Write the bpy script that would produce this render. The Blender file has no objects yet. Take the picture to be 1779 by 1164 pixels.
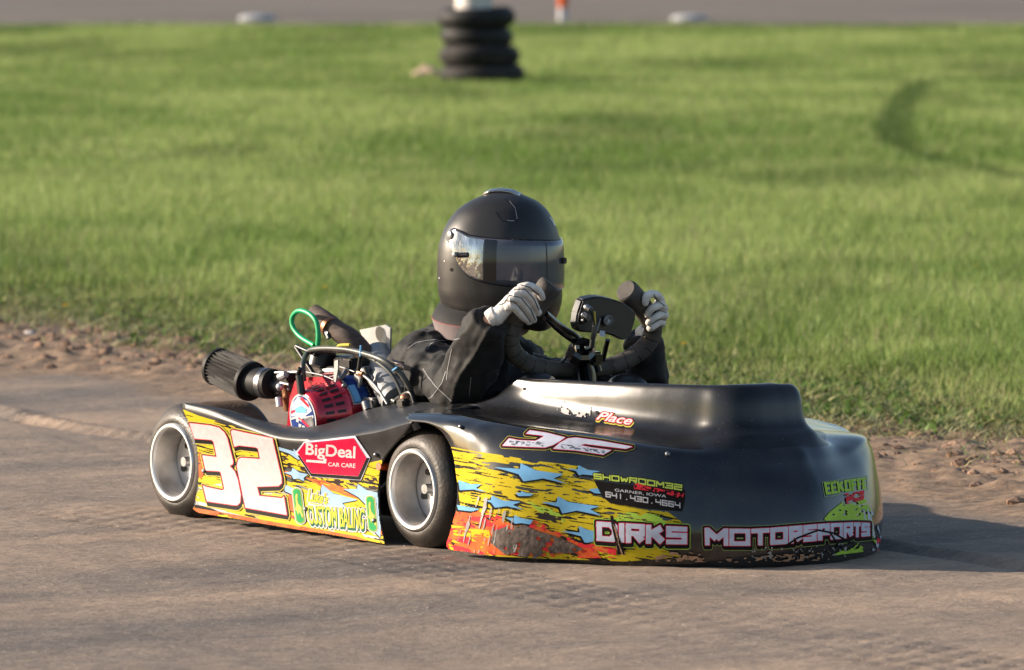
import bpy, bmesh, math, random
import numpy as np
from mathutils import Vector, Matrix, Quaternion
from mathutils.bvhtree import BVHTree
random.seed(7); rng = np.random.default_rng(11)
R = math.radians
sc = bpy.context.scene
# ------------------------------------------------------------------ camera, sky, sun, exposure
W, H, FPX, CAM_H = 1779, 1164, 12000.0, 1.446
PITCH = math.atan(774 / FPX)
cam_d = bpy.data.cameras.new('camera'); cam = bpy.data.objects.new('camera', cam_d)
sc.collection.objects.link(cam); sc.camera = cam
cam.location = (0, 0, CAM_H); cam.rotation_euler = (R(90) - PITCH, 0, 0)
cam_d.sensor_width = 36; cam_d.lens = 36 * FPX / W; cam_d.clip_start = .5; cam_d.clip_end = 6000
cam_d.dof.use_dof = True; cam_d.dof.focus_distance = 15.15; cam_d.dof.aperture_fstop = 8
SUN_EL = R(18); SUN_AZ = Vector((-.982, .19))
S = Vector((SUN_AZ.x * math.cos(SUN_EL), SUN_AZ.y * math.cos(SUN_EL), math.sin(SUN_EL))).normalized()
w = bpy.data.worlds.new('World'); sc.world = w; w.use_nodes = True
nt = w.node_tree; bg = nt.nodes['Background']
sky = nt.nodes.new('ShaderNodeTexSky'); sky.sky_type = 'NISHITA'; sky.sun_disc = False
sky.sun_elevation = SUN_EL; sky.sun_rotation = math.atan2(S.x, S.y)
sky.dust_density = 1.2; sky.air_density = 1.0
nt.links.new(sky.outputs[0], bg.inputs[0]); bg.inputs[1].default_value = .09
sd = bpy.data.lights.new('sun', 'SUN'); sun = bpy.data.objects.new('sun', sd); sc.collection.objects.link(sun)
sd.energy = 4.7; sd.angle = R(.6); sd.color = (1, .85, .69)
sun.rotation_euler = S.to_track_quat('Z', 'Y').to_euler(); sun.location = (-20, 5, 10)
sc.view_settings.view_transform = 'Standard'; sc.view_settings.look = 'None'
sc.view_settings.exposure = 1.02; sc.view_settings.gamma = 1
sc.render.engine = 'CYCLES'

# ------------------------------------------------------------------ frames: photo pixel -> kart coordinates
# kart frame: u forward, v to the driver's left, z up; origin under the right front wheel's outer face
C0 = Vector((-.217, 15.09, 0)); KU = Vector((.58, -.8146, 0)); KV = Vector((.8146, .58, 0))
KROT = math.atan2(-.8146, .58)
cp, sp = math.cos(PITCH), math.sin(PITCH)
def ray(x, y):
    a = (x - 889.5) / FPX; b = (y - 582) / FPX
    return Vector((a, cp - b * sp, -sp - b * cp))
def toW(p): return C0 + KU * p[0] + KV * p[1] + Vector((0, 0, p[2]))
CO = Vector((-C0.dot(KU), -C0.dot(KV), CAM_H))
def rayK(x, y):
    r = ray(x, y); return Vector((r.dot(KU), r.dot(KV), r.z))
def P(x, y, u=None, v=None, z=None):
    r = rayK(x, y)
    t = (z - CO.z) / r.z if z is not None else ((v - CO.y) / r.y if v is not None else (u - CO.x) / r.x)
    return CO + r * t
def G(x, y, z=0.0):
    r = ray(x, y); t = (z - CAM_H) / r.z
    return Vector((0, 0, CAM_H)) + r * t

# ------------------------------------------------------------------ materials
MATS = {}
def mat(name, col, rough=.5, metal=0, spec=.5, coat=0, var=.12, scale=20, bump=0, bscale=60, bdist=.002,
        alpha=1, col2=None, sheen=0, trans=0, mapping=None, coatr=.05, rvar=0):
    if name in MATS: return MATS[name]
    m = bpy.data.materials.new(name); m.use_nodes = True; MATS[name] = m
    t = m.node_tree; b = t.nodes['Principled BSDF']; L = t.links.new
    tc = t.nodes.new('ShaderNodeTexCoord')
    src = tc.outputs['Object']
    if mapping:
        mp = t.nodes.new('ShaderNodeMapping'); mp.inputs['Scale'].default_value = mapping[0]
        mp.inputs['Rotation'].default_value = mapping[1]; L(src, mp.inputs[0]); src = mp.outputs[0]
    n = t.nodes.new('ShaderNodeTexNoise'); n.inputs['Scale'].default_value = scale; n.inputs['Detail'].default_value = 6
    L(src, n.inputs['Vector'])
    r = t.nodes.new('ShaderNodeValToRGB'); L(n.outputs['Fac'], r.inputs[0])
    c2 = col2 if col2 else tuple(min(1, c * (1 + var)) for c in col)
    c1 = tuple(c * (1 - var) for c in col) if not col2 else col
    r.color_ramp.elements[0].position = .36; r.color_ramp.elements[1].position = .64
    r.color_ramp.elements[0].color = (*c1, 1); r.color_ramp.elements[1].color = (*c2, 1)
    L(r.outputs[0], b.inputs['Base Color'])
    b.inputs['Roughness'].default_value = rough; b.inputs['Metallic'].default_value = metal
    b.inputs['Specular IOR Level'].default_value = spec
    b.inputs['Coat Weight'].default_value = coat; b.inputs['Coat Roughness'].default_value = coatr
    b.inputs['Alpha'].default_value = alpha; b.inputs['Sheen Weight'].default_value = sheen
    b.inputs['Transmission Weight'].default_value = trans
    if rvar:
        mr = t.nodes.new('ShaderNodeMapRange'); L(n.outputs['Fac'], mr.inputs[0])
        mr.inputs[1].default_value = .3; mr.inputs[2].default_value = .7
        mr.inputs[3].default_value = max(.02, rough - rvar); mr.inputs[4].default_value = rough + rvar
        L(mr.outputs[0], b.inputs['Roughness'])
    if bump:
        n2 = t.nodes.new('ShaderNodeTexNoise'); n2.inputs['Scale'].default_value = bscale; n2.inputs['Detail'].default_value = 5
        L(src, n2.inputs['Vector'])
        bp = t.nodes.new('ShaderNodeBump'); bp.inputs['Strength'].default_value = bump; bp.inputs['Distance'].default_value = bdist
        L(n2.outputs['Fac'], bp.inputs['Height']); L(bp.outputs[0], b.inputs['Normal'])
    return m
M_body = mat('black_gelcoat', (.005, .006, .008), .16, spec=.55, coat=.4, coatr=.07, col2=(.017, .017, .018), rvar=.08, scale=11, bump=.12, bscale=7, bdist=.004)
M_cowl = mat('black_cowl_plastic', (.010, .010, .011), .24, spec=.5, coat=0, coatr=.2, var=.3, rvar=.07, scale=9, bump=.12, bscale=9, bdist=.004)
def speckle(m, dust, sc1, thr):
    t = m.node_tree; b = t.nodes['Principled BSDF']; L = t.links.new
    src = b.inputs['Base Color'].links[0].from_socket; tc = t.nodes['Texture Coordinate']
    for scale, th in ((sc1, thr), (sc1 * .33, thr + .05)):
        n = t.nodes.new('ShaderNodeTexNoise'); n.inputs['Scale'].default_value = scale; n.inputs['Detail'].default_value = 2; L(tc.outputs['Object'], n.inputs['Vector'])
        r = t.nodes.new('ShaderNodeValToRGB'); r.color_ramp.elements[0].position = th; r.color_ramp.elements[1].position = th + .05; L(n.outputs['Fac'], r.inputs[0])
        x = t.nodes.new('ShaderNodeMix'); x.data_type = 'RGBA'; L(r.outputs[0], x.inputs[0]); L(src, x.inputs[6]); x.inputs[7].default_value = (*dust, 1); src = x.outputs[2]
        L(src, b.inputs['Base Color'])
speckle(M_body, (.05, .044, .038), 260, .68); speckle(M_cowl, (.05, .044, .038), 240, .68)
M_deck = mat('dusty_black_deck', (.022, .022, .023), .42, spec=.4, coat=0, coatr=.2, var=.3, rvar=.08, scale=12)
M_rub = mat('tyre_rubber', (.016, .0145, .0135), .52, spec=.45, col2=(.060, .046, .037), scale=9, bump=.35, bscale=150, bdist=.003, rvar=.14)
M_tread = mat('dusty_tread', (.13, .085, .06), .85, spec=.15, col2=(.20, .135, .095), scale=26, bump=.6, bscale=140, bdist=.003)
M_alu = mat('spun_aluminium', (.62, .63, .65), .42, metal=.7, var=.12, scale=9, rvar=.08, bump=.1, bscale=40, bdist=.001)
M_barrel = mat('dull_rim_barrel', (.62, .58, .54), .45, metal=.75, var=.3, scale=14, rvar=.1)
M_lip = mat('polished_lip', (.86, .86, .86), .30, metal=.6, var=.06)
M_steel = mat('grey_steel', (.22, .22, .23), .42, metal=1, var=.25, scale=30, rvar=.1)
M_sil = mat('silver_sheet', (.27, .275, .28), .5, metal=.5, var=.12, scale=12)
M_blk = mat('black_plastic', (.010, .010, .011), .35, var=.3, bump=.1)
M_blkg = mat('black_gloss', (.006, .006, .007), .14, coat=.4, var=.3)
M_grip = mat('foam_grip', (.075, .066, .058), .7, spec=.3, var=.3, bump=.5, bscale=180, bdist=.002)
M_suit = mat('black_suit_fabric', (.0085, .008, .0078), .68, spec=.26, var=.35, scale=30, bump=.6, bscale=420, bdist=.001, sheen=.08)
M_pipe = mat('grey_piping', (.33, .33, .34), .7, var=.1)
M_glove = mat('white_glove_leather', (.66, .62, .58), .65, spec=.3, var=.12, scale=40, bump=.4, bscale=200, bdist=.0015)
M_glv_b = mat('glove_black_trim', (.015, .015, .016), .6)
M_skin = mat('skin', (.55, .27, .19), .5, var=.08)
M_helm = mat('matte_helmet', (.016, .015, .0145), .40, spec=.5, var=.15, scale=30, rvar=.03, bump=.03, bscale=400, bdist=.0005)
M_visor = mat('smoke_visor', (.075, .079, .10), .12, spec=.6, coat=.6, coatr=.04, alpha=.985, var=.1)
M_visfilm = mat('visor_clear_film', (.30, .28, .26), .09, spec=.9, coat=0, col2=(.75, .72, .68), scale=22, metal=.95, bump=1.0, bscale=13, bdist=.012, mapping=((1, 1, .45), (0, 0, 0)))
M_red = mat('metallic_red_shroud', (.50, .012, .035), .24, metal=.45, coat=.8, var=.12, coatr=.08)
M_redt = mat('red_frame_paint', (.55, .07, .02), .35, coat=.3)
M_filt = mat('filter_gauze', (.017, .014, .012), .8, spec=.6, var=.3, scale=60)
M_wrap = mat('exhaust_wrap', (.060, .042, .034), .75, col2=(.10, .070, .055), scale=30, mapping=((1, 1, 4), (0, 0, 0)), bump=.6, bscale=130)
M_green = mat('green_hose', (.0, .36, .12), .4, coat=.1, var=.05)
M_hose = mat('clear_grey_hose', (.07, .075, .068), .4, coat=.1, var=.3)
M_hosep = mat('dark_purple_hose', (.06, .03, .035), .3, coat=.4, var=.3)
M_copper = mat('rusty_brass', (.32, .15, .08), .45, metal=.7, var=.3)
M_white = mat('sticker_white', (.50, .49, .50), .62, spec=.06, var=.05)
M_wht2 = mat('number_white', (.47, .46, .47), .62, spec=.06, col2=(.42, .41, .42), scale=60)
M_yel = mat('sticker_yellow', (.52, .40, .02), .62, spec=.06, var=.06)
M_yelp = mat('pale_yellow', (.48, .40, .08), .62, spec=.06, var=.06)
M_lime = mat('sticker_lime', (.36, .56, .07), .62, spec=.06, var=.08)
M_blue = mat('sticker_blue', (.17, .43, .74), .62, spec=.06, var=.06)
M_ora = mat('sticker_orange', (.60, .08, .03), .62, spec=.06, col2=(.62, .16, .04), scale=30)
M_dred = mat('sticker_red', (.68, .035, .05), .62, spec=.06, var=.1)
M_crim = mat('crimson_sticker', (.50, .008, .045), .62, spec=.06, var=.15, scale=80)
M_brown = mat('print_brown_black', (.035, .020, .018), .62, spec=.06, var=.3)
M_sblk = mat('sticker_black', (.012, .010, .010), .62, spec=.06)
M_grn = mat('sticker_green', (.02, .26, .07), .62, spec=.06)
M_dgrn = mat('sticker_dark_green', (.01, .09, .05), .62, spec=.06)
M_scuff = mat('scuffed_plastic', (.050, .034, .028), .7, col2=(.15, .11, .09), scale=70, bump=.6, bscale=120)
M_mud = mat('dried_mud', (.35, .20, .12), .9, var=.3, scale=80, bump=.8, bscale=200)
M_navy = mat('sticker_navy', (.02, .045, .19), .62, spec=.06, var=.3, scale=60)
M_lav = mat('sticker_lavender', (.50, .52, .62), .62, spec=.06, var=.08, scale=60)
M_seam = mat('scratch_grey', (.30, .28, .27), .6, var=.3)

# ------------------------------------------------------------------ object helpers
COL = sc.collection
def tag(o, label=None, cat=None, group=None, kind=None):
    if label: o['label'] = label
    if cat: o['category'] = cat
    if group: o['group'] = group
    if kind: o['kind'] = kind
    return o
def empty(name, loc=(0, 0, 0), rz=0, parent=None):
    o = bpy.data.objects.new(name, None); COL.objects.link(o); o.location = loc; o.rotation_euler = (0, 0, rz)
    o.empty_display_size = .1
    if parent: o.parent = parent
    return o
def obj(name, V_, F_, m, parent=None, smooth=True, mi=None, loc=None):
    me = bpy.data.meshes.new(name); me.from_pydata([tuple(p) for p in V_], [], F_)
    for mm in (m if isinstance(m, list) else [m]): me.materials.append(mm)
    if mi is not None: me.polygons.foreach_set('material_index', mi)
    me.polygons.foreach_set('use_smooth', [smooth] * len(me.polygons))
    me.update()
    o = bpy.data.objects.new(name, me); COL.objects.link(o)
    if parent: o.parent = parent
    if loc: o.location = loc
    return o
class MB:
    def __init__(s): s.V = []; s.F = []; s.I = []; s.mats = []; s.m = 0
    def use(s, m):
        if m not in s.mats: s.mats.append(m)
        s.m = s.mats.index(m); return s
    def add(s, V_, F_):
        o = len(s.V); s.V += [Vector(p) for p in V_]; s.F += [tuple(i + o for i in f) for f in F_]; s.I += [s.m] * len(F_); return s
    def grid(s, rows, closed=False, flip=False):
        n = len(rows[0]); V_ = [p for r in rows for p in r]; F_ = []
        for i in range(len(rows) - 1):
            for j in range(n if closed else n - 1):
                k = (j + 1) % n; f = (i * n + j, i * n + k, (i + 1) * n + k, (i + 1) * n + j)
                F_.append(f[::-1] if flip else f)
        return s.add(V_, F_)
    def tube(s, pts, r, n=12, sub=5, cap=True, sx=1):
        pts = [Vector(p) for p in pts]
        rr = r if isinstance(r, (list, tuple)) else [r] * len(pts)
        if sub > 1 and len(pts) > 2:
            q = cr(pts, sub); rr = [x[0] for x in cr([Vector((a, 0, 0)) for a in rr], sub)]; pts = q
        rows = []; up = None
        for i, p in enumerate(pts):
            d = (pts[min(i + 1, len(pts) - 1)] - pts[max(i - 1, 0)]).normalized()
            if up is None:
                up = Vector((0, 0, 1)) if abs(d.z) < .9 else Vector((1, 0, 0))
            a = (up - d * up.dot(d)).normalized(); b = d.cross(a); up = a
            rows.append([p + (a * math.cos(t) + b * math.sin(t) * sx) * rr[i] for t in [2 * math.pi * k / n for k in range(n)]])
        s.grid(rows, True, flip=True)
        if cap:
            for row, fl in ((rows[0], 0), (rows[-1], 1)):
                f = tuple(range(n)); s.add(row, [f if not fl else f[::-1]])
        return s
    def lathe(s, prof, o, ax, n=48, a0=0, a1=2 * math.pi):
        o = Vector(o); ax = Vector(ax).normalized()
        e = Vector((0, 0, 1)) if abs(ax.z) < .9 else Vector((1, 0, 0))
        a = (e - ax * e.dot(ax)).normalized(); b = ax.cross(a)
        full = abs(a1 - a0 - 2 * math.pi) < 1e-6; k = n if full else n + 1
        rows = [[o + ax * h + (a * math.cos(t) + b * math.sin(t)) * r for t in [a0 + (a1 - a0) * i / n for i in range(k)]] for h, r in prof]
        return s.grid(rows, full)
    def box(s, c, sz, M=None, bev=0):
        bm = bmesh.new(); bmesh.ops.create_cube(bm, size=1)
        for v in bm.verts: v.co = Vector((v.co.x * sz[0], v.co.y * sz[1], v.co.z * sz[2]))
        if bev: bmesh.ops.bevel(bm, geom=bm.edges[:], offset=bev, segments=2, affect='EDGES')
        Mx = M if M else Matrix.Identity(3)
        V_ = [Vector(c) + Mx @ v.co for v in bm.verts]; bm.verts.index_update()
        F_ = [tuple(v.index for v in f.verts) for f in bm.faces]; bm.free(); return s.add(V_, F_)
    def prism(s, poly, off):
        n = len(poly); a = [Vector(p) for p in poly]; b = [p + Vector(off) for p in a]
        return s.add(a + b, [tuple(range(n))[::-1], tuple(range(n, 2 * n))] + [(i, (i + 1) % n, n + (i + 1) % n, n + i) for i in range(n)])
    def ball(s, c, r, n=10):
        rows = []
        for i in range(n + 1):
            t = math.pi * i / n
            rows.append([Vector(c) + Vector((r[0] * math.sin(t) * math.cos(p), r[1] * math.sin(t) * math.sin(p), r[2] * math.cos(t))) for p in [2 * math.pi * k / (2 * n) for k in range(2 * n)]])
        return s.grid(rows, True)
    def build(s, name, parent=None, smooth=True, m=None, solid=0, bevel=0, sub=0, edge=None):
        o = obj(name, s.V, s.F, m if m else (s.mats or [M_blk]), parent, smooth, s.I if not m else None)
        fix_normals(o)
        if solid:
            md = o.modifiers.new('thickness', 'SOLIDIFY'); md.thickness = solid; md.offset = -1
        if smooth: smooth_angle(o, 40)
        return o
def fix_normals(o):
    bm = bmesh.new(); bm.from_mesh(o.data); bmesh.ops.remove_doubles(bm, verts=bm.verts, dist=1e-5)
    bmesh.ops.recalc_face_normals(bm, faces=bm.faces); bm.to_mesh(o.data); bm.free(); o.data.update()
def smooth_angle(o, deg):
    me = o.data; bm = bmesh.new(); bm.from_mesh(me)
    for e in bm.edges:
        if len(e.link_faces) == 2: e.smooth = e.calc_face_angle(0) < R(deg)
    bm.to_mesh(me); bm.free()
def cr(pts, sub):
    out = []; n = len(pts)
    for i in range(n - 1):
        p0, p1, p2, p3 = pts[max(i - 1, 0)], pts[i], pts[i + 1], pts[min(i + 2, n - 1)]
        for k in range(sub):
            t = k / sub
            out.append(.5 * ((2 * p1) + (p2 - p0) * t + (2 * p0 - 5 * p1 + 4 * p2 - p3) * t * t + (3 * p1 - p0 - 3 * p2 + p3) * t ** 3))
    out.append(pts[-1]); return out
def crgrid(rows, su, sv):
    rows = [cr([Vector(p) for p in r], sv) for r in rows]
    cols = [cr([r[j] for r in rows], su) for j in range(len(rows[0]))]
    return [[cols[j][i] for j in range(len(cols))] for i in range(len(cols[0]))]
def remesh(name, mb, voxel, m, parent, smooth_it=4, disp=None):
    o = obj(name, mb.V, mb.F, m, None)
    md = o.modifiers.new('r', 'REMESH'); md.mode = 'VOXEL'; md.voxel_size = voxel
    sm = o.modifiers.new('s', 'SMOOTH'); sm.iterations = smooth_it; sm.factor = .5
    dg = bpy.context.evaluated_depsgraph_get(); me = bpy.data.meshes.new_from_object(o.evaluated_get(dg))
    bpy.data.objects.remove(o); me.name = name
    me.materials.clear(); me.materials.append(m)
    me.polygons.foreach_set('use_smooth', [True] * len(me.polygons))
    if disp:
        n = len(me.vertices); co = np.zeros(n * 3); no = np.zeros(n * 3)
        me.vertices.foreach_get('co', co); me.vertex_normals.foreach_get('vector', no)
        co = co.reshape(-1, 3); no = no.reshape(-1, 3); co = co + no * disp(co, no)[:, None]
        me.vertices.foreach_set('co', co.ravel())
    me.update(); q = bpy.data.objects.new(name, me); COL.objects.link(q)
    if parent: q.parent = parent
    return q

# value noise
_lat = rng.random((256, 256))
def vnoise(x, y, seed=0):
    x = np.asarray(x, float) + seed * 17.3; y = np.asarray(y, float) + seed * 9.7
    xi = np.floor(x).astype(int); yi = np.floor(y).astype(int); fx = x - xi; fy = y - yi
    fx = fx * fx * (3 - 2 * fx); fy = fy * fy * (3 - 2 * fy)
    g = lambda a, b: _lat[a & 255, b & 255]
    return (g(xi, yi) * (1 - fx) + g(xi + 1, yi) * fx) * (1 - fy) + (g(xi, yi + 1) * (1 - fx) + g(xi + 1, yi + 1) * fx) * fy
def fbm(x, y, o=4, seed=0):
    s_ = 0; a = .5; t = 0
    for i in range(o):
        s_ = s_ + a * vnoise(np.asarray(x) * 2 ** i, np.asarray(y) * 2 ** i, seed + i); t += a; a *= .5
    return s_ / t
def sstep(a, b, x): 
    t = np.clip((x - a) / (b - a), 0, 1); return t * t * (3 - 2 * t)

# ------------------------------------------------------------------ ground, track, grass
def wd(X, Y): return (X + 1.69) * .871 + (Y - 22.8) * .491          # distance across the track edge, + = grass side
def al(X, Y): return -(X + 1.69) * .491 + (Y - 22.8) * .871         # along the edge
def edge_wob(X, Y): return (fbm(al(X, Y) * .9, 0 * X, 3, 5) - .5) * .35
WT = [float(wd(*G(x_, y_).xy)) for x_, y_ in ((250, 885), (450, 950), (300, 760), (200, 655), (100, 730))]
def gz(X, Y):
    """height of the soil and track surface"""
    wv = wd(X, Y) + edge_wob(X, Y); a = al(X, Y)
    berm = np.exp(-((wv + .30) / .40) ** 2) * .022
    rough = sstep(-1.05, -.5, wv) * (1 - sstep(.5, 1.6, wv))
    z = berm + rough * ((fbm(X * 17, Y * 13, 4, 2) - .5) * .024 + np.maximum(fbm(X * 9, Y * 8, 3, 8) - .56, 0) * .055)
    tr = 1 - sstep(-1.0, -.6, wv)
    # ruts and tyre-swept ridges running along the track
    z = z + tr * ((fbm(wv * 2.2, a * .12, 3, 3) - .5) * .018 + (fbm(wv * 9 + fbm(a * .3, wv, 2) * 2, a * .5, 3, 4) - .5) * .008)
    z = z + tr * (fbm(X * 6, Y * 3, 4, 9) - .5) * .008
    # rows of tread-block prints left by passing tyres
    w0 = wd(X, Y)
    for wc_, ph in ((WT[0], 0), (WT[0] - .06, .5), (WT[0] - .12, 0), (WT[1], .3), (WT[1] - .06, .8), (WT[2], .1), (WT[2] - .06, .6), (WT[3] - .1, .2)):
        da = ((a / .085 + ph) % 1 - .5) * .085; dw = (w0 - wc_ - (fbm(a * .8, 0 * a, 2, 70) - .5) * .10) * 1.6
        z = z - .011 * np.exp(-((da / .020) ** 2 + (dw / .030) ** 2)) * sstep(.3, .5, fbm(a * .9, 0 * a + wc_, 2, 75)) * tr
    for wc_, dep in ((WT[3], .018), (WT[4], .014)):
        dw = w0 - wc_ - (fbm(a * .5, 0 * a, 2, 80) - .5) * .3; z = z - dep * np.exp(-(dw / .035) ** 2) * tr + dep * .6 * np.exp(-((dw - .06) / .03) ** 2) * tr
    return z + sstep(.6, 3, wv) * .012
gx = np.concatenate([-np.geomspace(3000, 3.2, 34), np.arange(-3, 4.2, .03), np.geomspace(4.3, 3000, 34)])
gy = np.concatenate([-np.geomspace(400, 6, 14), np.linspace(-5, 9, 15), np.arange(9.5, 26, .03), np.geomspace(26.1, 4500, 60)])
def ground_mat(track):
    m = bpy.data.materials.new('dirt_track_surface' if track else 'field_soil'); m.use_nodes = True
    t = m.node_tree; b = t.nodes['Principled BSDF']; L = t.links.new
    tc = t.nodes.new('ShaderNodeTexCoord')
    def noise(scale, sx, sy, rot, det=6, rough=.55):
        mp = t.nodes.new('ShaderNodeMapping'); mp.inputs['Scale'].default_value = (sx, sy, 1); mp.inputs['Rotation'].default_value = (0, 0, rot)
        mp.vector_type = 'POINT'
        r0 = t.nodes.new('ShaderNodeVectorRotate'); r0.rotation_type = 'Z_AXIS'; r0.inputs['Angle'].default_value = rot
        mp.inputs['Rotation'].default_value = (0, 0, 0)
        L(tc.outputs['Object'], r0.inputs['Vector']); L(r0.outputs[0], mp.inputs[0])
        n = t.nodes.new('ShaderNodeTexNoise'); n.inputs['Scale'].default_value = scale; n.inputs['Detail'].default_value = det
        n.inputs['Roughness'].default_value = rough; L(mp.outputs[0], n.inputs['Vector']); return n.outputs['Fac']
    def ramp(f, a, ca, b_, cb):
        r = t.nodes.new('ShaderNodeValToRGB'); L(f, r.inputs[0]); e = r.color_ramp.elements
        e[0].position = a; e[0].color = (*ca, 1); e[1].position = b_; e[1].color = (*cb, 1); return r.outputs[0]
    def mix(a, b_, f, mode='MIX'):
        x = t.nodes.new('ShaderNodeMix'); x.data_type = 'RGBA'; x.blend_type = mode
        if isinstance(f, float): x.inputs[0].default_value = f
        else: L(f, x.inputs[0])
        L(a, x.inputs[6]); L(b_, x.inputs[7]); return x.outputs[2]
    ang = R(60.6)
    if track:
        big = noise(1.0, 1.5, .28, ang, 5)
        c = ramp(big, .38, (.180, .156, .139), .60, (.350, .268, .205))  # grey packed dirt against tan dust; the grey also paints in soft shadow patches
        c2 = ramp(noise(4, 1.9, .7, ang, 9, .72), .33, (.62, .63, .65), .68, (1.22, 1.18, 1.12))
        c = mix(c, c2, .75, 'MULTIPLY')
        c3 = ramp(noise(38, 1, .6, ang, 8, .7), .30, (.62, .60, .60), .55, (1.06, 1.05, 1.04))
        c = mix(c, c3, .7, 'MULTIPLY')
        fleck = ramp(noise(90, 1, 1, 0, 3), .64, (0, 0, 0), .70, (1, 1, 1))
        lt = t.nodes.new('ShaderNodeRGB'); lt.outputs[0].default_value = (.50, .40, .32, 1)
        c = mix(c, lt.outputs[0], fleck)
        # clay of the berm is redder
        at = t.nodes.new('ShaderNodeAttribute'); at.attribute_name = 'berm'
        cl = ramp(noise(22, 1, 1, 0, 8, .7), .3, (.10, .072, .052), .62, (.34, .235, .155))
        c = mix(c, cl, at.outputs['Fac'])
        bs, bd = .8, .012
    else:
        c = ramp(noise(3, 1, 1, 0, 6), .35, (.055, .075, .02), .65, (.11, .115, .035))
        at = t.nodes.new('ShaderNodeAttribute'); at.attribute_name = 'berm'
        cl = ramp(noise(16, 1, 1, 0, 8, .7), .3, (.14, .09, .06), .7, (.30, .20, .13))
        c = mix(c, cl, at.outputs['Fac']); bs, bd = .8, .02
    L(c, b.inputs['Base Color']); b.inputs['Roughness'].default_value = .88; b.inputs['Specular IOR Level'].default_value = .25
    bp = t.nodes.new('ShaderNodeBump'); bp.inputs['Strength'].default_value = bs; bp.inputs['Distance'].default_value = bd
    L(noise(34, 1, .7, ang, 9, .7), bp.inputs['Height']); L(bp.outputs[0], b.inputs['Normal'])
    return m
def sheet(name, xs, ys, zf, m, berm, keep=None):
    X, Y = np.meshgrid(xs, ys); Z = zf(X, Y); n, k = X.shape
    V_ = np.stack([X.ravel(), Y.ravel(), Z.ravel()], 1); idx = np.arange(n * k).reshape(n, k)
    q = np.stack([idx[:-1, :-1].ravel(), idx[:-1, 1:].ravel(), idx[1:, 1:].ravel(), idx[1:, :-1].ravel()], 1)
    if keep is not None:
        kk = keep(X, Y); kq = (kk[:-1, :-1] & kk[1:, 1:]).ravel(); q = q[kq]
    me = bpy.data.meshes.new(name); me.vertices.add(len(V_)); me.vertices.foreach_set('co', V_.ravel())
    me.loops.add(q.size); me.loops.foreach_set('vertex_index', q.ravel().astype(np.int32))
    me.polygons.add(len(q)); me.polygons.foreach_set('loop_start', np.arange(0, q.size, 4, dtype=np.int32))
    me.polygons.foreach_set('loop_total', np.full(len(q), 4, dtype=np.int32)); me.update(calc_edges=True)
    me.polygons.foreach_set('use_smooth', [True] * len(q))
    a = me.attributes.new('berm', 'FLOAT', 'POINT'); a.data.foreach_set('value', berm(X, Y).ravel().astype(np.float32))
    me.materials.append(m); o = bpy.data.objects.new(name, me); COL.objects.link(o); return o
bermf_t = lambda X, Y: sstep(-1.15, -.75, wd(X, Y) + edge_wob(X, Y) * 1.5 + (fbm(X * 3, Y * 3, 3, 6) - .5) * .5)
bermf_g = lambda X, Y: 1 - sstep(.3, 1.5, wd(X, Y) + (fbm(X * 3, Y * 3, 3, 7) - .5) * .8)
far_y = lambda X: 76.0 + (X * 0)
o = sheet('ground', gx, gy, lambda X, Y: gz(X, Y) - sstep(.35, -.1, wd(X, Y)) * .0 - np.where(wd(X, Y) < 0, .06, .0), ground_mat(False), bermf_g)
tag(o, kind='structure')
txs = np.concatenate([-np.geomspace(60, 2.6, 20), np.arange(-2.5, 2.6, .018), np.geomspace(2.7, 60, 24)])
tys = np.concatenate([np.linspace(-60, 9, 24), np.arange(9.5, 12.5, .05), np.arange(12.5, 24.5, .018), np.arange(24.5, 26, .05), np.linspace(26.3, 60, 12)])
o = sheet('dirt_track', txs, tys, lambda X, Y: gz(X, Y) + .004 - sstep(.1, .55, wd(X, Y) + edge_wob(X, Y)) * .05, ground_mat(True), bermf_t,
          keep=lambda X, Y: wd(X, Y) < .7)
tag(o, kind='structure')
M_ftrack = mat('far_dirt', (.105, .084, .070), .9, col2=(.140, .112, .094), scale=.25, bump=.5, bscale=3, bdist=.03)
fx = np.linspace(-70, 70, 60); fy = np.array([70.9, 71.6, 74, 80, 85, 90, 100, 120])
o = sheet('far_dirt_track', fx, fy, lambda X, Y: np.full(X.shape, .03) - np.where(Y < 71.2, .03, 0) + (fbm(X * .3, Y * .3, 2) - .5) * .03, M_ftrack, lambda X, Y: 0 * X)
tag(o, kind='structure')

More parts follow.
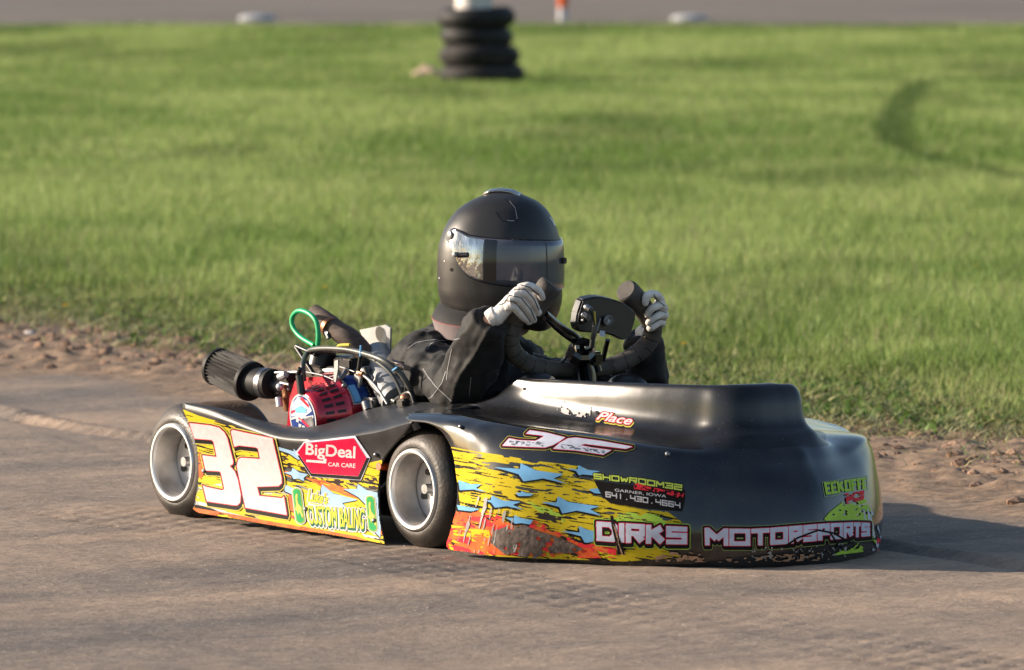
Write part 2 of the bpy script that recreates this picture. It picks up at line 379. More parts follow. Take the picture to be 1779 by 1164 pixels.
def blades(name, X, Y, Z, h, wdt, lean, face, cols, m, bend=.35, tri=False):
    """one mesh of tapered blades; arrays per blade"""
    n = len(X); dx = np.cos(face); dy = np.sin(face)             # width direction
    lx = np.cos(face + math.pi / 2 + rng.normal(0, .5, n)) * lean; ly = np.sin(face + math.pi / 2 + rng.normal(0, .5, n)) * lean
    def pt(t, sgn, wf):
        k = t ** 1.7
        return np.stack([X + lx * h * k + sgn * dx * wdt * wf, Y + ly * h * k + sgn * dy * wdt * wf, Z + h * (t - bend * lean * k * .6)], 1)
    if tri:
        V_ = np.stack([pt(0, -.5, 1), pt(0, .5, 1), pt(1, 0, 0)], 1); nv = 3
        loops = np.array([0, 1, 2]); tot = [3]
    else:
        V_ = np.stack([pt(0, -.5, 1), pt(0, .5, 1), pt(.55, .5, .8), pt(.55, -.5, .8), pt(1, 0, 0)], 1); nv = 5
        loops = np.array([0, 1, 2, 3, 3, 2, 4]); tot = [4, 3]
    L_ = (loops[None, :] + (np.arange(n) * nv)[:, None]).ravel().astype(np.int32)
    T_ = np.tile(np.array(tot, np.int32), n); S_ = np.concatenate([[0], np.cumsum(T_)[:-1]]).astype(np.int32)
    me = bpy.data.meshes.new(name); me.vertices.add(n * nv); me.vertices.foreach_set('co', V_.reshape(-1))
    me.loops.add(len(L_)); me.loops.foreach_set('vertex_index', L_)
    me.polygons.add(len(T_)); me.polygons.foreach_set('loop_start', S_); me.polygons.foreach_set('loop_total', T_)
    me.update(calc_edges=True)
    a = me.color_attributes.new('tint', 'FLOAT_COLOR', 'POINT')
    c4 = np.concatenate([np.repeat(cols, nv, 0), np.ones((n * nv, 1))], 1).astype(np.float32); a.data.foreach_set('color', c4.ravel())
    me.materials.append(m); o_ = bpy.data.objects.new(name, me); COL.objects.link(o_); return o_
def leaf_mat(name, tr=.42):
    m = bpy.data.materials.new(name); m.use_nodes = True; t = m.node_tree; L = t.links.new
    b = t.nodes['Principled BSDF']; at = t.nodes.new('ShaderNodeAttribute'); at.attribute_name = 'tint'
    L(at.outputs['Color'], b.inputs['Base Color']); b.inputs['Roughness'].default_value = .6; b.inputs['Specular IOR Level'].default_value = .25
    tl = t.nodes.new('ShaderNodeBsdfTranslucent'); L(at.outputs['Color'], tl.inputs['Color'])
    mx = t.nodes.new('ShaderNodeMixShader'); mx.inputs[0].default_value = tr
    L(b.outputs[0], mx.inputs[1]); L(tl.outputs[0], mx.inputs[2]); L(mx.outputs[0], t.nodes['Material Output'].inputs[0]); return m
M_grass = leaf_mat('grass_blades')
GA = np.array([.145, .232, .050]); GB = np.array([.31, .395, .125]); GD = np.array([.070, .120, .028]); GS = np.array([.34, .31, .16])
# the scuffed marks pressed into the field: where the grass is shorter, denser and darker
T1 = [G(1598, 160), G(1575, 180), G(1556, 210), G(1550, 240), G(1560, 268)]; T2 = [G(1562, 268), G(1640, 300), G(1740, 330), G(1830, 345)]
def mark(X, Y):
    r_ = np.zeros(X.shape)
    for line, wd_ in ((T1, .13), (T2, .10)):
        for a, b in zip(line[:-1], line[1:]):
            ax, ay, bx, by = a.x, a.y, b.x, b.y; dx, dy = bx - ax, by - ay
            t = np.clip(((X - ax) * dx + (Y - ay) * dy) / (dx * dx + dy * dy), 0, 1)
            d = np.hypot((X - ax - t * dx), (Y - ay - t * dy)); r_ = np.maximum(r_, 1 - sstep(wd_ * .5, wd_ * 1.25, d))
    r_ = np.maximum(r_, (1 - sstep(.2, .5, np.abs(Y - G(1600, 157).y))) * (1 - sstep(.14, .26, np.abs(X - G(1600, 158).x))) * .8)
    return r_
def grass_cols(X, Y, n):
    patch = fbm(X * .55, Y * .22, 4, 20); fine = rng.random(n); p2 = fbm(X * 2.2, Y * 1.1, 3, 21)
    t = np.clip((patch - .5) * 3.2 + (p2 - .5) * 1.6 + .5 + (fine - .5) * .9, 0, 1)[:, None]
    c = GA * (1 - t) + GB * t
    dk = sstep(.56, .70, fbm(X * .9, Y * .35, 3, 25))[:, None]; c = c * (1 - .5 * dk) + GD * .5 * dk
    st = (rng.random(n) < .05 + .10 * sstep(.5, .65, p2))[:, None]; c = np.where(st, GS * (.7 + .5 * rng.random((n, 1))), c)
    mk = mark(X, Y)[:, None]; c = c * (1 - .78 * mk) + GD * .78 * mk
    return c * (.8 + .4 * rng.random((n, 1)))
def scatter(y0, y1, dens, margin=.9):
    out = []
    for ya in np.arange(y0, y1, 1.0):
        hw = (ya + 1) * .0745 + margin; n = rng.poisson(2 * hw * dens(ya + .5))
        out.append(np.stack([rng.uniform(-hw, hw, n), rng.uniform(ya, ya + 1, n)], 1))
    p = np.concatenate(out); return p[:, 0], p[:, 1]
def dry(c, wv):
    k = (1 - sstep(.5, 1.7, wv))[:, None] * .65 * (rng.random((len(wv), 1)) < .7); return c * (1 - k) + np.array([.27, .25, .11]) * (.6 + .7 * rng.random((len(wv), 1))) * k
# near field
X, Y = scatter(15.5, 34, lambda y: 5200 if y < 25 else 3600)
wv = wd(X, Y) + edge_wob(X, Y) + (fbm(X * 2.5, Y * 2.5, 3, 31) - .5) * .9
prob = sstep(.2, 1.35, wv); k = rng.random(len(X)) < prob; X, Y, wv = X[k], Y[k], wv[k]; n = len(X)
hh = (.035 + .055 * sstep(.4, 2.2, wv)) * (.55 + .8 * rng.random(n)) * (.75 + .6 * fbm(X * 1.6, Y * 1.6, 3, 33))
o = blades('near_grass', X, Y, gz(X, Y) - .003, hh, .0035 + .0035 * rng.random(n), rng.uniform(.1, .75, n), rng.uniform(0, math.pi * 2, n), dry(grass_cols(X, Y, n), wv), M_grass)
tag(o, 'bright green spring grass along the near edge of the field behind the kart', 'grass', kind='stuff')
X, Y = scatter(34, 71, lambda y: 1500 if y < 50 else 900, 1.2); k = Y < 71.3; X, Y = X[k], Y[k]; n = len(X)
hh = .075 * (.6 + .7 * rng.random(n)) * (.7 + .6 * fbm(X * .8, Y * .8, 3, 33)) * (1 - .35 * mark(X, Y)) + .05 * sstep(70, 71, Y) * rng.random(n)
o = blades('far_grass', X, Y, gz(X, Y) - .003, hh, .008 + .010 * rng.random(n), rng.uniform(.1, .8, n), rng.uniform(0, math.pi * 2, n), grass_cols(X, Y, n), M_grass, tri=True)
tag(o, 'soft focus green grass field stretching back to the far dirt track', 'grass', kind='stuff')
# straw litter and weeds along the edge
X, Y = scatter(14.5, 27, lambda y: 4200)
wv = wd(X, Y) + edge_wob(X, Y) + (fbm(X * 3, Y * 3, 3, 41) - .5) * .7
k = rng.random(len(X)) < np.exp(-((wv - .5) / .42) ** 2) * .9; X, Y = X[k], Y[k]; n = len(X)
cs = np.array([.36, .29, .15]) * (.5 + .9 * rng.random((n, 1))) + np.array([-.04, .02, 0]) * rng.random((n, 1)) * 2
o = blades('straw_litter', X, Y, gz(X, Y) + .004, .012 + .02 * rng.random(n), .003 + .003 * rng.random(n), rng.uniform(1.2, 3.2, n), rng.uniform(0, 6.3, n), np.clip(cs, .02, 1), leaf_mat('straw', .15), bend=.05)
tag(o, 'dry tan straw and dead stems lying along the track edge', 'straw', kind='stuff')
X, Y = scatter(14.5, 27, lambda y: 900)
wv = wd(X, Y) + edge_wob(X, Y) + (fbm(X * 2, Y * 2, 3, 47) - .5) * 1.2
k = rng.random(len(X)) < np.exp(-((wv - .8) / .38) ** 2) * .45; X, Y = X[k], Y[k]; n = len(X); rep = 7
X = np.repeat(X, rep) + rng.normal(0, .012, n * rep); Y = np.repeat(Y, rep) + rng.normal(0, .012, n * rep); n *= rep
cw = np.where(rng.random((n, 1)) < .3, np.array([[.27, .28, .11]]), np.array([[.11, .19, .04]])) * (.6 + .8 * rng.random((n, 1)))
o = blades('edge_weeds', X, Y, gz(X, Y), .02 + .03 * rng.random(n), .008 + .008 * rng.random(n), rng.uniform(.5, 1.6, n), rng.uniform(0, 6.3, n), cw, leaf_mat('weed_leaves', .3))
tag(o, 'low broad leaved weeds in clumps along the grass edge', 'weeds', kind='stuff')
# clods
def clods(name, n, wc, ws, smin, smax, m, lab):
    mb_V = []; mb_F = []; bm = bmesh.new(); bmesh.ops.create_icosphere(bm, subdivisions=1, radius=1)
    bv = np.array([v.co[:] for v in bm.verts]); bf = np.array([[v.index for v in f.verts] for f in bm.faces]); bm.free()
    X, Y = scatter(13.5, 27, lambda y: 1500); wv = wd(X, Y) + edge_wob(X, Y)
    k = rng.random(len(X)) < np.exp(-((wv - wc) / ws) ** 2); X, Y = X[k], Y[k]
    ii = rng.permutation(len(X))[:n]; X, Y = X[ii], Y[ii]; n = len(X)
    s_ = smin + (smax - smin) * rng.random(n) ** 3
    V_ = bv[None] * (1 + .5 * (rng.random((n, len(bv), 1)) - .5)) * s_[:, None, None] * np.array([1, 1, .6]) * (.7 + .6 * rng.random((n, 1, 3)))
    V_[:, :, 0] += X[:, None]; V_[:, :, 1] += Y[:, None]; V_[:, :, 2] += (gz(X, Y) + s_ * .15)[:, None]
    F_ = bf[None] + (np.arange(n) * len(bv))[:, None, None]
    o_ = obj(name, V_.reshape(-1, 3).tolist(), F_.reshape(-1, 3).tolist(), m, None, False); tag(o_, lab, 'dirt clods', kind='stuff')
clods('dirt_clods', 3600, -.22, .36, .003, .024, mat('clod_clay', (.17, .10, .065), .95, col2=(.34, .21, .135), scale=30, bump=.6, bscale=100, bdist=.01), 'loose brown clods of dried clay heaped on the berm')
clods('loose_grit', 2600, -2.0, 1.9, .0015, .007, mat('grit', (.20, .14, .11), .95, col2=(.40, .31, .25), scale=50), 'fine loose grit scattered over the packed dirt track')
def rock(name, x, y, r, m, lab, cat, seed=1):
    bm = bmesh.new(); bmesh.ops.create_icosphere(bm, subdivisions=3, radius=1); rs = np.random.default_rng(seed)
    ph = rs.random(6) * 6
    g = G(x, y); z0 = float(gz(np.array([g.x]), np.array([g.y]))[0])
    for v in bm.verts:
        c = v.co; f = 1 + .18 * math.sin(3 * c.x + ph[0]) * math.cos(2.6 * c.y + ph[1]) + .1 * math.sin(5 * c.z + ph[2] + 4 * c.x)
        v.co = Vector((c.x * r * 1.3, c.y * r, c.z * r * .8)) * f
    bm.verts.index_update(); V_ = [v.co.copy() for v in bm.verts]; F_ = [tuple(v.index for v in f.verts) for f in bm.faces]; bm.free()
    o_ = obj(name, V_, F_, m, None); o_.location = (g.x, g.y, z0 + r * .45); return tag(o_, lab, cat)
M_st = mat('pale_stone', (.48, .45, .42), .7, var=.2, scale=60, bump=.3)
rock('stone', 52, 592, .014, M_st, 'pale stone at the far left lying on the clay berm', 'stone', 1)
rock('stone', 50, 568, .011, mat('blue_grey_stone', (.30, .31, .38), .6, var=.2, scale=60), 'small blue grey stone just behind the pale one at far left', 'stone', 2)
rock('stone', 1458, 714, .009, M_st, 'tiny pale stone in the straw right of the kart nose', 'stone', 4)
rock('stone', 1466, 727, .007, mat('red_chip', (.5, .06, .05), .6), 'small red chip in the straw right of the kart nose', 'stone chip', 5)

# dandelions
M_dan = mat('dandelion_yellow', (.85, .62, .02), .6, var=.1); M_stem = mat('dandelion_stem', (.12, .22, .04), .6)
def dandelion(x, y, h, lab):
    g = G(x, y, h); z0 = float(gz(np.array([g.x]), np.array([g.y]))[0])
    r_ = empty('dandelion', (g.x, g.y, z0)); tag(r_, lab, 'flower', 'dandelions in the grass')
    MB().use(M_stem).tube([(0, 0, 0), (.003, 0, h * .5), (0, 0, h - z0)], .0016, 6).build('stem', r_)
    mb = MB().use(M_dan)
    for i in range(34):
        a = i * 2.4; q = .3 + .7 * (i % 5) / 4; d = Vector((math.cos(a), math.sin(a), .0)); e = Vector((-d.y, d.x, 0)) * .0022
        c = Vector((0, 0, h - z0)); tip = c + d * .013 * q + Vector((0, 0, .006 * (1.4 - q)))
        mb.add([c + e, c - e, tip - e * .8, tip + e * .8], [(0, 1, 2, 3)])
    mb.build('flower_head', r_, smooth=False)
dandelion(1697, 463, .085, 'yellow dandelion standing alone in the grass at far right')
dandelion(565, 500, .08, 'yellow dandelion in the grass above the green hose')
dandelion(113, 532, .05, 'yellow dandelion near the left edge above the berm')
dandelion(1188, 598, .07, 'yellow dandelion in the grass right of the steering wheel')

# ------------------------------------------------------------------ far things
def tyre_profile(r, w_, hole, rnd):
    k = [(-w_ / 2 + rnd * .3, hole), (-w_ / 2 + .004, hole + (r - hole) * .25), (-w_ / 2, hole + (r - hole) * .55), (-w_ / 2 + rnd * .25, r - rnd * .55), (-w_ / 2 + rnd * .8, r - rnd * .1), (-w_ / 2 + rnd * 1.4, r),
         (-w_ * .12, r), (-w_ * .11, r - .008), (-w_ * .08, r - .008), (-w_ * .07, r), (w_ * .07, r), (w_ * .08, r - .008), (w_ * .11, r - .008), (w_ * .12, r)]
    k += [(-a, b) for a, b in k[:6][::-1]]; k += [(w_ / 2 - rnd * .3 - .01, hole - .005), (0, hole + (r - hole) * .5), (-w_ / 2 + rnd * .3 + .01, hole - .005), k[0]]
    return k
M_oldt = mat('old_car_tyre', (.010, .010, .011), .6, spec=.3, col2=(.022, .021, .021), scale=9, bump=.5, bscale=30, bdist=.01, rvar=.1)
M_oldd = mat('dusty_car_tyre', (.018, .017, .017), .7, spec=.25, col2=(.040, .035, .032), scale=9, bump=.5, bscale=30, bdist=.01)
SG = G(830, 152)
zz = 0
for i, (w_, r_, dx, dz, m, lab) in enumerate([(.150, .315, .03, 0, M_oldd, 'widest worn car tyre, bottom of the stack round the white post'),
        (.150, .300, .01, 0, M_oldd, 'grey worn car tyre, second from the bottom of the stack'),
        (.150, .268, -.008, 0, M_oldt, 'black worn car tyre, second from the top of the stack'),
        (.150, .288, -.012, 0, M_oldt, 'black car tyre on top of the stack round the white post')]):
    o = MB().use(m).lathe(tyre_profile(r_, w_, r_ * .62, .055), (0, 0, 0), (0, 0, 1), 56).build('car_tyre')
    o.location = (SG.x + dx, SG.y + .3, zz + w_ / 2 + .012); o.rotation_euler = (R([1.5, -1, 2, -1.2][i]), R([-1, 1.5, -1, 1.6][i]), i)
    zz += w_ * .93; tag(o, lab, 'tyre', 'car tyres stacked round the post')
M_post = mat('weathered_white_paint', (.50, .46, .42), .6, col2=(.66, .62, .57), scale=14)
mb = MB().use(M_post).lathe([(0, .135), (1.9, .135), (1.93, .12), (1.94, .0)], (0, 0, 0), (0, 0, 1), 32)
o = mb.build('white_post'); o.location = (SG.x - .03, SG.y + .3, 0); tag(o, 'stout weathered white round post rising out of the tyre stack', 'post')
rock('dirt_lump', 742, 143, .085, mat('tan_lump', (.46, .33, .24), .9, var=.2, scale=20), 'tan lump of dried dirt at the left foot of the tyre stack', 'dirt lump', 9)
fd = G(978, 40)
r_ = empty('marker_post', (fd.x, fd.y, 0)); tag(r_, 'thin white track marker post with an orange band at the field edge', 'marker post')
MB().use(M_white).lathe([(0, .075), (.02, .075), (.03, .055), (.17, .05), (.17, 0)], (0, 0, 0), (0, 0, 1), 20).build('white_base', r_)
MB().use(M_ora).lathe([(.17, .055), (.40, .05), (.40, 0)], (0, 0, 0), (0, 0, 1), 20).build('orange_band', r_)
for x, lab in ((447, 'low white disc marker at the far edge of the grass on the left'), (1198, 'low white disc marker at the far edge of the grass right of the marker post')):
    g = G(x, 41); o = MB().use(mat('white_marker', (.40, .41, .42), .5)).lathe([(0, .20), (.025, .205), (.05, .18), (.062, .10), (.066, .0)], (0, 0, 0), (0, 0, 1), 28).build('disc_marker')
    o.location = (g.x, g.y, .035); tag(o, lab, 'track marker', 'white disc markers at the far edge')

# ================================================================== THE KART
kart = empty('racing_kart', C0, KROT)
tag(kart, 'black dirt racing kart number 32 with yellow, red and blue star graphics and red engine', 'racing kart')
VC = .475
# ---- nose and hood: sections from the right arch round the tip
nose_R = [  # per section: lip, low side, upper side, shoulder, crest | trough, wall low, wall mid, ridge, top edge, crown, centre
 [(.045,-.030,.286),(.030,-.030,.288),(.010,-.026,.292),(.000,-.014,.298),(-.012,.010,.302), (-.105,.150,.309),(-.075,.185,.313),(-.010,.215,.332),(.030,.245,.358),(.062,.262,.373),(.075,.35,.383),(.080,.475,.387)],
 [(.095,-.032,.287),(.092,-.032,.290),(.090,-.028,.295),(.088,-.014,.303),(.080,.012,.307), (.020,.150,.300),(.030,.200,.297),(.050,.235,.320),(.075,.262,.352),(.098,.276,.372),(.11,.36,.382),(.115,.475,.386)],
 [(.140,-.034,.280),(.139,-.034,.286),(.138,-.028,.295),(.138,-.012,.304),(.135,.014,.308), (.105,.150,.298),(.108,.205,.292),(.115,.245,.315),(.125,.272,.350),(.140,.287,.371),(.15,.37,.381),(.155,.475,.385)],
 [(.175,-.035,.262),(.175,-.036,.278),(.177,-.028,.295),(.180,-.010,.303),(.182,.018,.307), (.175,.150,.294),(.176,.210,.288),(.178,.252,.312),(.182,.280,.348),(.190,.295,.370),(.195,.37,.380),(.20,.475,.384)],
 [(.202,-.034,.225),(.204,-.037,.255),(.208,-.030,.288),(.216,-.008,.301),(.222,.022,.304), (.225,.150,.291),(.226,.212,.286),(.228,.258,.310),(.230,.286,.346),(.235,.305,.370),(.24,.38,.380),(.24,.475,.384)],
 [(.216,-.032,.150),(.222,-.038,.200),(.235,-.032,.276),(.250,-.004,.298),(.258,.028,.301), (.265,.150,.288),(.266,.215,.284),(.268,.262,.308),(.272,.292,.345),(.278,.315,.370),(.28,.39,.380),(.28,.475,.384)],
 [(.207,-.030,.087),(.225,-.036,.150),(.262,-.034,.262),(.285,-.002,.295),(.298,.034,.298), (.305,.155,.286),(.306,.220,.282),(.310,.268,.306),(.315,.298,.343),(.320,.324,.370),(.32,.39,.380),(.32,.475,.384)],
 [(.170,-.028,.022),(.225,-.036,.100),(.290,-.034,.240),(.322,.000,.288),(.338,.042,.295), (.350,.165,.284),(.352,.228,.279),(.355,.276,.303),(.360,.308,.341),(.365,.335,.370),(.365,.40,.380),(.365,.475,.384)],
 [(.255,-.034,.018),(.280,-.040,.090),(.330,-.032,.220),(.362,.008,.278),(.382,.056,.291), (.400,.180,.281),(.402,.238,.276),(.405,.284,.300),(.410,.316,.339),(.412,.345,.370),(.412,.41,.380),(.412,.475,.384)],
 [(.335,-.032,.016),(.350,-.036,.090),(.380,-.020,.210),(.408,.022,.268),(.430,.076,.287), (.455,.198,.277),(.457,.250,.271),(.458,.294,.296),(.460,.326,.337),(.462,.356,.371),(.462,.42,.380),(.462,.475,.384)],
 [(.410,-.002,.014),(.422,-.008,.090),(.445,.014,.205),(.468,.052,.260),(.490,.104,.280), (.512,.220,.270),(.514,.264,.265),(.515,.305,.291),(.516,.338,.335),(.517,.368,.372),(.517,.43,.381),(.517,.475,.385)],
 [(.505,.070,.010),(.515,.060,.085),(.528,.076,.190),(.545,.106,.246),(.560,.148,.268), (.574,.246,.262),(.576,.282,.258),(.577,.320,.286),(.578,.350,.334),(.578,.382,.374),(.578,.435,.383),(.578,.475,.386)],
 [(.618,.142,.006),(.626,.132,.080),(.628,.150,.180),(.634,.176,.236),(.638,.208,.256), (.636,.282,.254),(.637,.308,.252),(.638,.338,.282),(.638,.365,.333),(.638,.397,.377),(.638,.44,.386),(.638,.475,.389)],
 [(.695,.212,.004),(.704,.204,.075),(.702,.220,.170),(.696,.244,.226),(.694,.270,.244), (.684,.318,.246),(.683,.338,.250),(.684,.362,.283),(.682,.386,.335),(.680,.414,.381),(.678,.45,.388),(.676,.475,.391)],
 [(.745,.278,.003),(.756,.272,.075),(.752,.286,.165),(.740,.308,.215),(.734,.326,.234), (.718,.352,.246),(.716,.370,.262),(.716,.388,.295),(.714,.406,.342),(.708,.428,.384),(.702,.455,.390),(.698,.475,.392)],
 [(.800,.370,.003),(.812,.366,.075),(.804,.376,.160),(.786,.390,.210),(.776,.396,.232), (.750,.404,.254),(.744,.412,.276),(.740,.420,.305),(.734,.430,.348),(.724,.444,.387),(.715,.460,.391),(.71,.475,.393)],
 [(.832,.440,.003),(.844,.440,.075),(.832,.443,.158),(.806,.448,.210),(.790,.450,.236), (.762,.452,.260),(.754,.454,.284),(.749,.456,.312),(.742,.459,.352),(.730,.463,.388),(.722,.468,.391),(.716,.475,.393)],
 [(.838,.475,.003),(.850,.475,.075),(.838,.475,.158),(.811,.475,.210),(.795,.475,.238), (.766,.475,.262),(.757,.475,.286),(.751,.475,.314),(.744,.475,.354),(.732,.475,.388),(.724,.475,.391),(.718,.475,.393)],
]
secs = [[Vector(p) for p in s_] for s_ in nose_R]
HT = [(.06, .262), (.2, .268), (.35, .288), (.5, .320), (.58, .346), (.62, .360), (.652, .380), (.670, .406), (.678, .438), (.679, .475)]
hq = cr([Vector((a, b, 0)) for a, b in HT], 10)
hl = [0]
for a, b in zip(hq[:-1], hq[1:]): hl.append(hl[-1] + (b - a).length)
def hood_at(d):
    for k in range(len(hl) - 1):
        if hl[k + 1] >= d or k == len(hl) - 2:
            t = (d - hl[k]) / (hl[k + 1] - hl[k]); p = hq[k].lerp(hq[k + 1], t); tg = (hq[k + 1] - hq[k]).normalized(); return p, Vector((tg.y, -tg.x, 0))
hd_ = [hl[-1] * q_ for q_ in (0, .048, .106, .17, .231, .292, .351, .412, .478, .548, .62, .69, .757, .817, .87, .918, .96, 1)]
for i, s_ in enumerate(secs):
    p, nn_ = hood_at(hd_[i]); u_ = p.x
    zt = pl_(u_) if False else .373 + .012 * min(1, (u_ - .06) / .6)
    zb = .290 - max(0, u_ - .1) * .030 - max(0, u_ - .5) * .06
    tip = max(0, min(1, (u_ - .60) / .07)); k_ = 1 - .30 * tip
    if i >= 12:
        fr = min(1, (i - 11) / 3)
        s_[2] = s_[2] - nn_ * .008 * fr - Vector((0, 0, .004 * fr)); s_[3] = s_[3] - nn_ * .012 * fr - Vector((0, 0, .005 * fr)); s_[4] = s_[4] - nn_ * .012 * fr
    if i > 2:
        s_[6] = p + nn_ * (.050 + .010 * tip) + Vector((0, 0, zb + .002 + .016 * tip)); s_[7] = p + nn_ * (.020 + .014 * tip) + Vector((0, 0, zb + .026 + .014 * tip))
    if i > 2: s_[5] = s_[6].lerp(s_[4], .45) - Vector((0, 0, .003 * (1 - tip)))
    s_[8] = p + nn_ * (.011 + .010 * tip) + Vector((0, 0, zt - .028)); s_[9] = p + Vector((0, 0, zt - .002))
    s_[10] = p - nn_ * .026 + Vector((0, 0, zt - .010 + .009 * tip)); s_[11] = Vector((min(s_[10].x, u_), VC, zt - .045 + .022 * tip))
for k_, pts_ in ((0, [(-.09, .17, .308), (-.04, .195, .312), (.0, .222, .328), (.018, .246, .353), (.045, .258, .370)]), (1, [(.02, .16, .299), (.03, .203, .300), (.05, .234, .322), (.065, .250, .348), (.082, .262, .371)])):
    for j_, p_ in enumerate(pts_): secs[k_][5 + j_] = Vector(p_)
secs[2][5] = Vector((.105, .15, .296)); secs[2][6] = Vector((.107, .212, .292)); secs[2][7] = Vector((.112, .243, .317))
left_ = []
for s_ in secs[-2::-1]:
    row = []
    for j, p in enumerate(s_):
        k_ = 1.0
        xs_ = s_[9].x
        if j >= 6: k_ = 1 - .62 * max(0, min(1, (xs_ - .2) / .3)) * max(0, min(1, (.682 - xs_) / .05))
        zd = 0
        if 8 <= j <= 10: zd = -.035 * max(0, min(1, (.68 - p.x) / .15))
        if j <= 5: zd = -.045 * max(0, min(1, (.62 - p.x) / .2)) * min(1, p.z / .26) ** 2
        row.append(Vector((p.x, VC + (VC - p.y) * k_, p.z + zd)))
    row[5] = row[6].lerp(row[4], .5)
    left_.append(row)
secs += left_
gr = crgrid(secs, 5, 5)
mb = MB(); n5 = len(gr); nc = len(gr[0]); ns = (len(secs) - 1) * 5
for i in range(n5 - 1):
    pass
mb.use(M_body); 
V_ = [p for r in gr for p in r]; F_ = []; I_ = []
for i in range(n5 - 1):
    for j in range(nc - 1):
        F_.append((i * nc + j, i * nc + j + 1, (i + 1) * nc + j + 1, (i + 1) * nc + j)); I_.append(0 if j < 24 else 1)
nose = obj('nose_cone', V_, F_, [M_body, M_cowl], kart, True, I_)
nose['label'] = 'glossy black nose cone and hood with sponsor lettering'
bm = bmesh.new(); bm.from_mesh(nose.data); bmesh.ops.remove_doubles(bm, verts=bm.verts, dist=2e-4)
bmesh.ops.recalc_face_normals(bm, faces=bm.faces)
# make sure outside faces outwards
s_up = sum(f.normal.z * f.calc_area() for f in bm.faces)
if s_up < 0: bmesh.ops.reverse_faces(bm, faces=bm.faces)
bm.to_mesh(nose.data); bm.free()
def add_solid(o, t):
    md = o.modifiers.new('thickness', 'SOLIDIFY'); md.thickness = t; md.offset = -1
def bvh_of(o): 
    me = o.data; me.calc_loop_triangles()
    return BVHTree.FromPolygons([v.co.copy() for v in me.vertices], [tuple(t.vertices) for t in me.loop_triangles]), me
nose_bvh = bvh_of(nose); add_solid(nose, .004)

# ---- side panel with its deck
def lerp(a, b, t): return a + (b - a) * t
def pl(pts, x):      # piecewise linear y(x)
    for (x0, y0), (x1, y1) in zip(pts[:-1], pts[1:]):
        if x <= x1 or (x1, y1) == pts[-1]:
            return y0 + (y1 - y0) * (x - x0) / (x1 - x0)
def vpan(x): return lerp(-.066, -.012, min(1, max(0, (x - 320) / 340)))
left_e = [(318, 711), (325, 727), (331, 740), (338, 758), (342, 778), (346, 814), (344, 838), (341, 858), (336, 885)]
right_e = [(716, 734), (700, 757), (682, 777), (668, 797), (661, 815), (658, 850), (659, 885), (662, 912), (669, 945)]
top_c = [(318, 711), (355, 721), (395, 733), (430, 746), (476, 761), (520, 766), (570, 764), (620, 757), (660, 750), (690, 741), (716, 734)]
bot_c = [(336, 885), (345, 891), (400, 900), (480, 914), (560, 927), (620, 937), (669, 945)]
rows = []
NC = 34; NR = 12
def resamp(pts, n):
    q = cr([Vector((a, b, 0)) for a, b in pts], 8); L_ = [0]
    for a, b in zip(q[:-1], q[1:]): L_.append(L_[-1] + (b - a).length)
    out = []; k = 0
    for i in range(n):
        d = L_[-1] * i / (n - 1)
        while k < len(q) - 2 and L_[k + 1] < d: k += 1
        t = (d - L_[k]) / max(1e-9, L_[k + 1] - L_[k]); out.append(q[k].lerp(q[k + 1], min(1, t)))
    return out
Lf = resamp(left_e, NR); Rt = resamp(right_e, NR); Tp = resamp(top_c, NC); Bt = resamp(bot_c, NC)
pan = []
for i in range(NR):
    t = i / (NR - 1); row = []
    for j in range(NC):
        s_ = j / (NC - 1)
        c = (1 - t) * Tp[j] + t * Bt[j] + (1 - s_) * Lf[i] + s_ * Rt[i] - ((1 - s_) * (1 - t) * Tp[0] + s_ * (1 - t) * Tp[-1] + (1 - s_) * t * Bt[0] + s_ * t * Bt[-1])
        flare = .010 * (2 * t - 1) ** 2 - .012 * math.sin(math.pi * t)    # concave face, lips flared outward
        row.append(P(c.x, c.y, v=vpan(c.x) - flare * 1.2 + .012 * (1 - t) ** 3))
    pan.append(row)
# deck rows going inboard from the top edge
inner = [(-.86, -.045, .272), (-.70, -.030, .266), (-.60, .000, .246), (-.53, .030, .236), (-.47, .055, .236), (-.435, .10, .250), (-.415, .15, .272), (-.38, .185, .286), (-.31, .195, .297), (-.22, .20, .303), (-.12, .2, .305), (-.03, .2, .306)]
inn = resamp3 = cr([Vector(p) for p in inner], 6)
def at(lst, t):
    k = t * (len(lst) - 1); i = min(int(k), len(lst) - 2); return lst[i].lerp(lst[i + 1], k - i)
deck = []
for q, hgt in ((1, 0), (.82, .004), (.55, .009), (.28, .012), (.12, .012), (.04, .007)):
    deck.append([pan[0][j].lerp(at(inn, j / (NC - 1)), q) + Vector((0, 0, hgt)) for j in range(NC)])
deck.insert(0, [p + Vector((.0, .006, -.03)) for p in deck[0]])
rows = deck + pan
rows = crgrid(rows, 2, 2)
side = MB().use(M_deck).grid(rows).build('side_panel', kart)
side['label'] = 'right side panel printed with the white number 32'
side_bvh = bvh_of(side); add_solid(side, .004)
# mirrored left side panel
sl = side.copy(); sl.data = side.data.copy(); COL.objects.link(sl); sl.parent = kart
for v in sl.data.vertices:
    v.co.y = 2 * VC - v.co.y; v.co.z -= .055 * max(0, min(1, (v.co.x + .35) / .3)) * min(1, max(0, v.co.z) / .2)
sl.data.flip_normals(); sl['label'] = 'far left side panel of the kart'

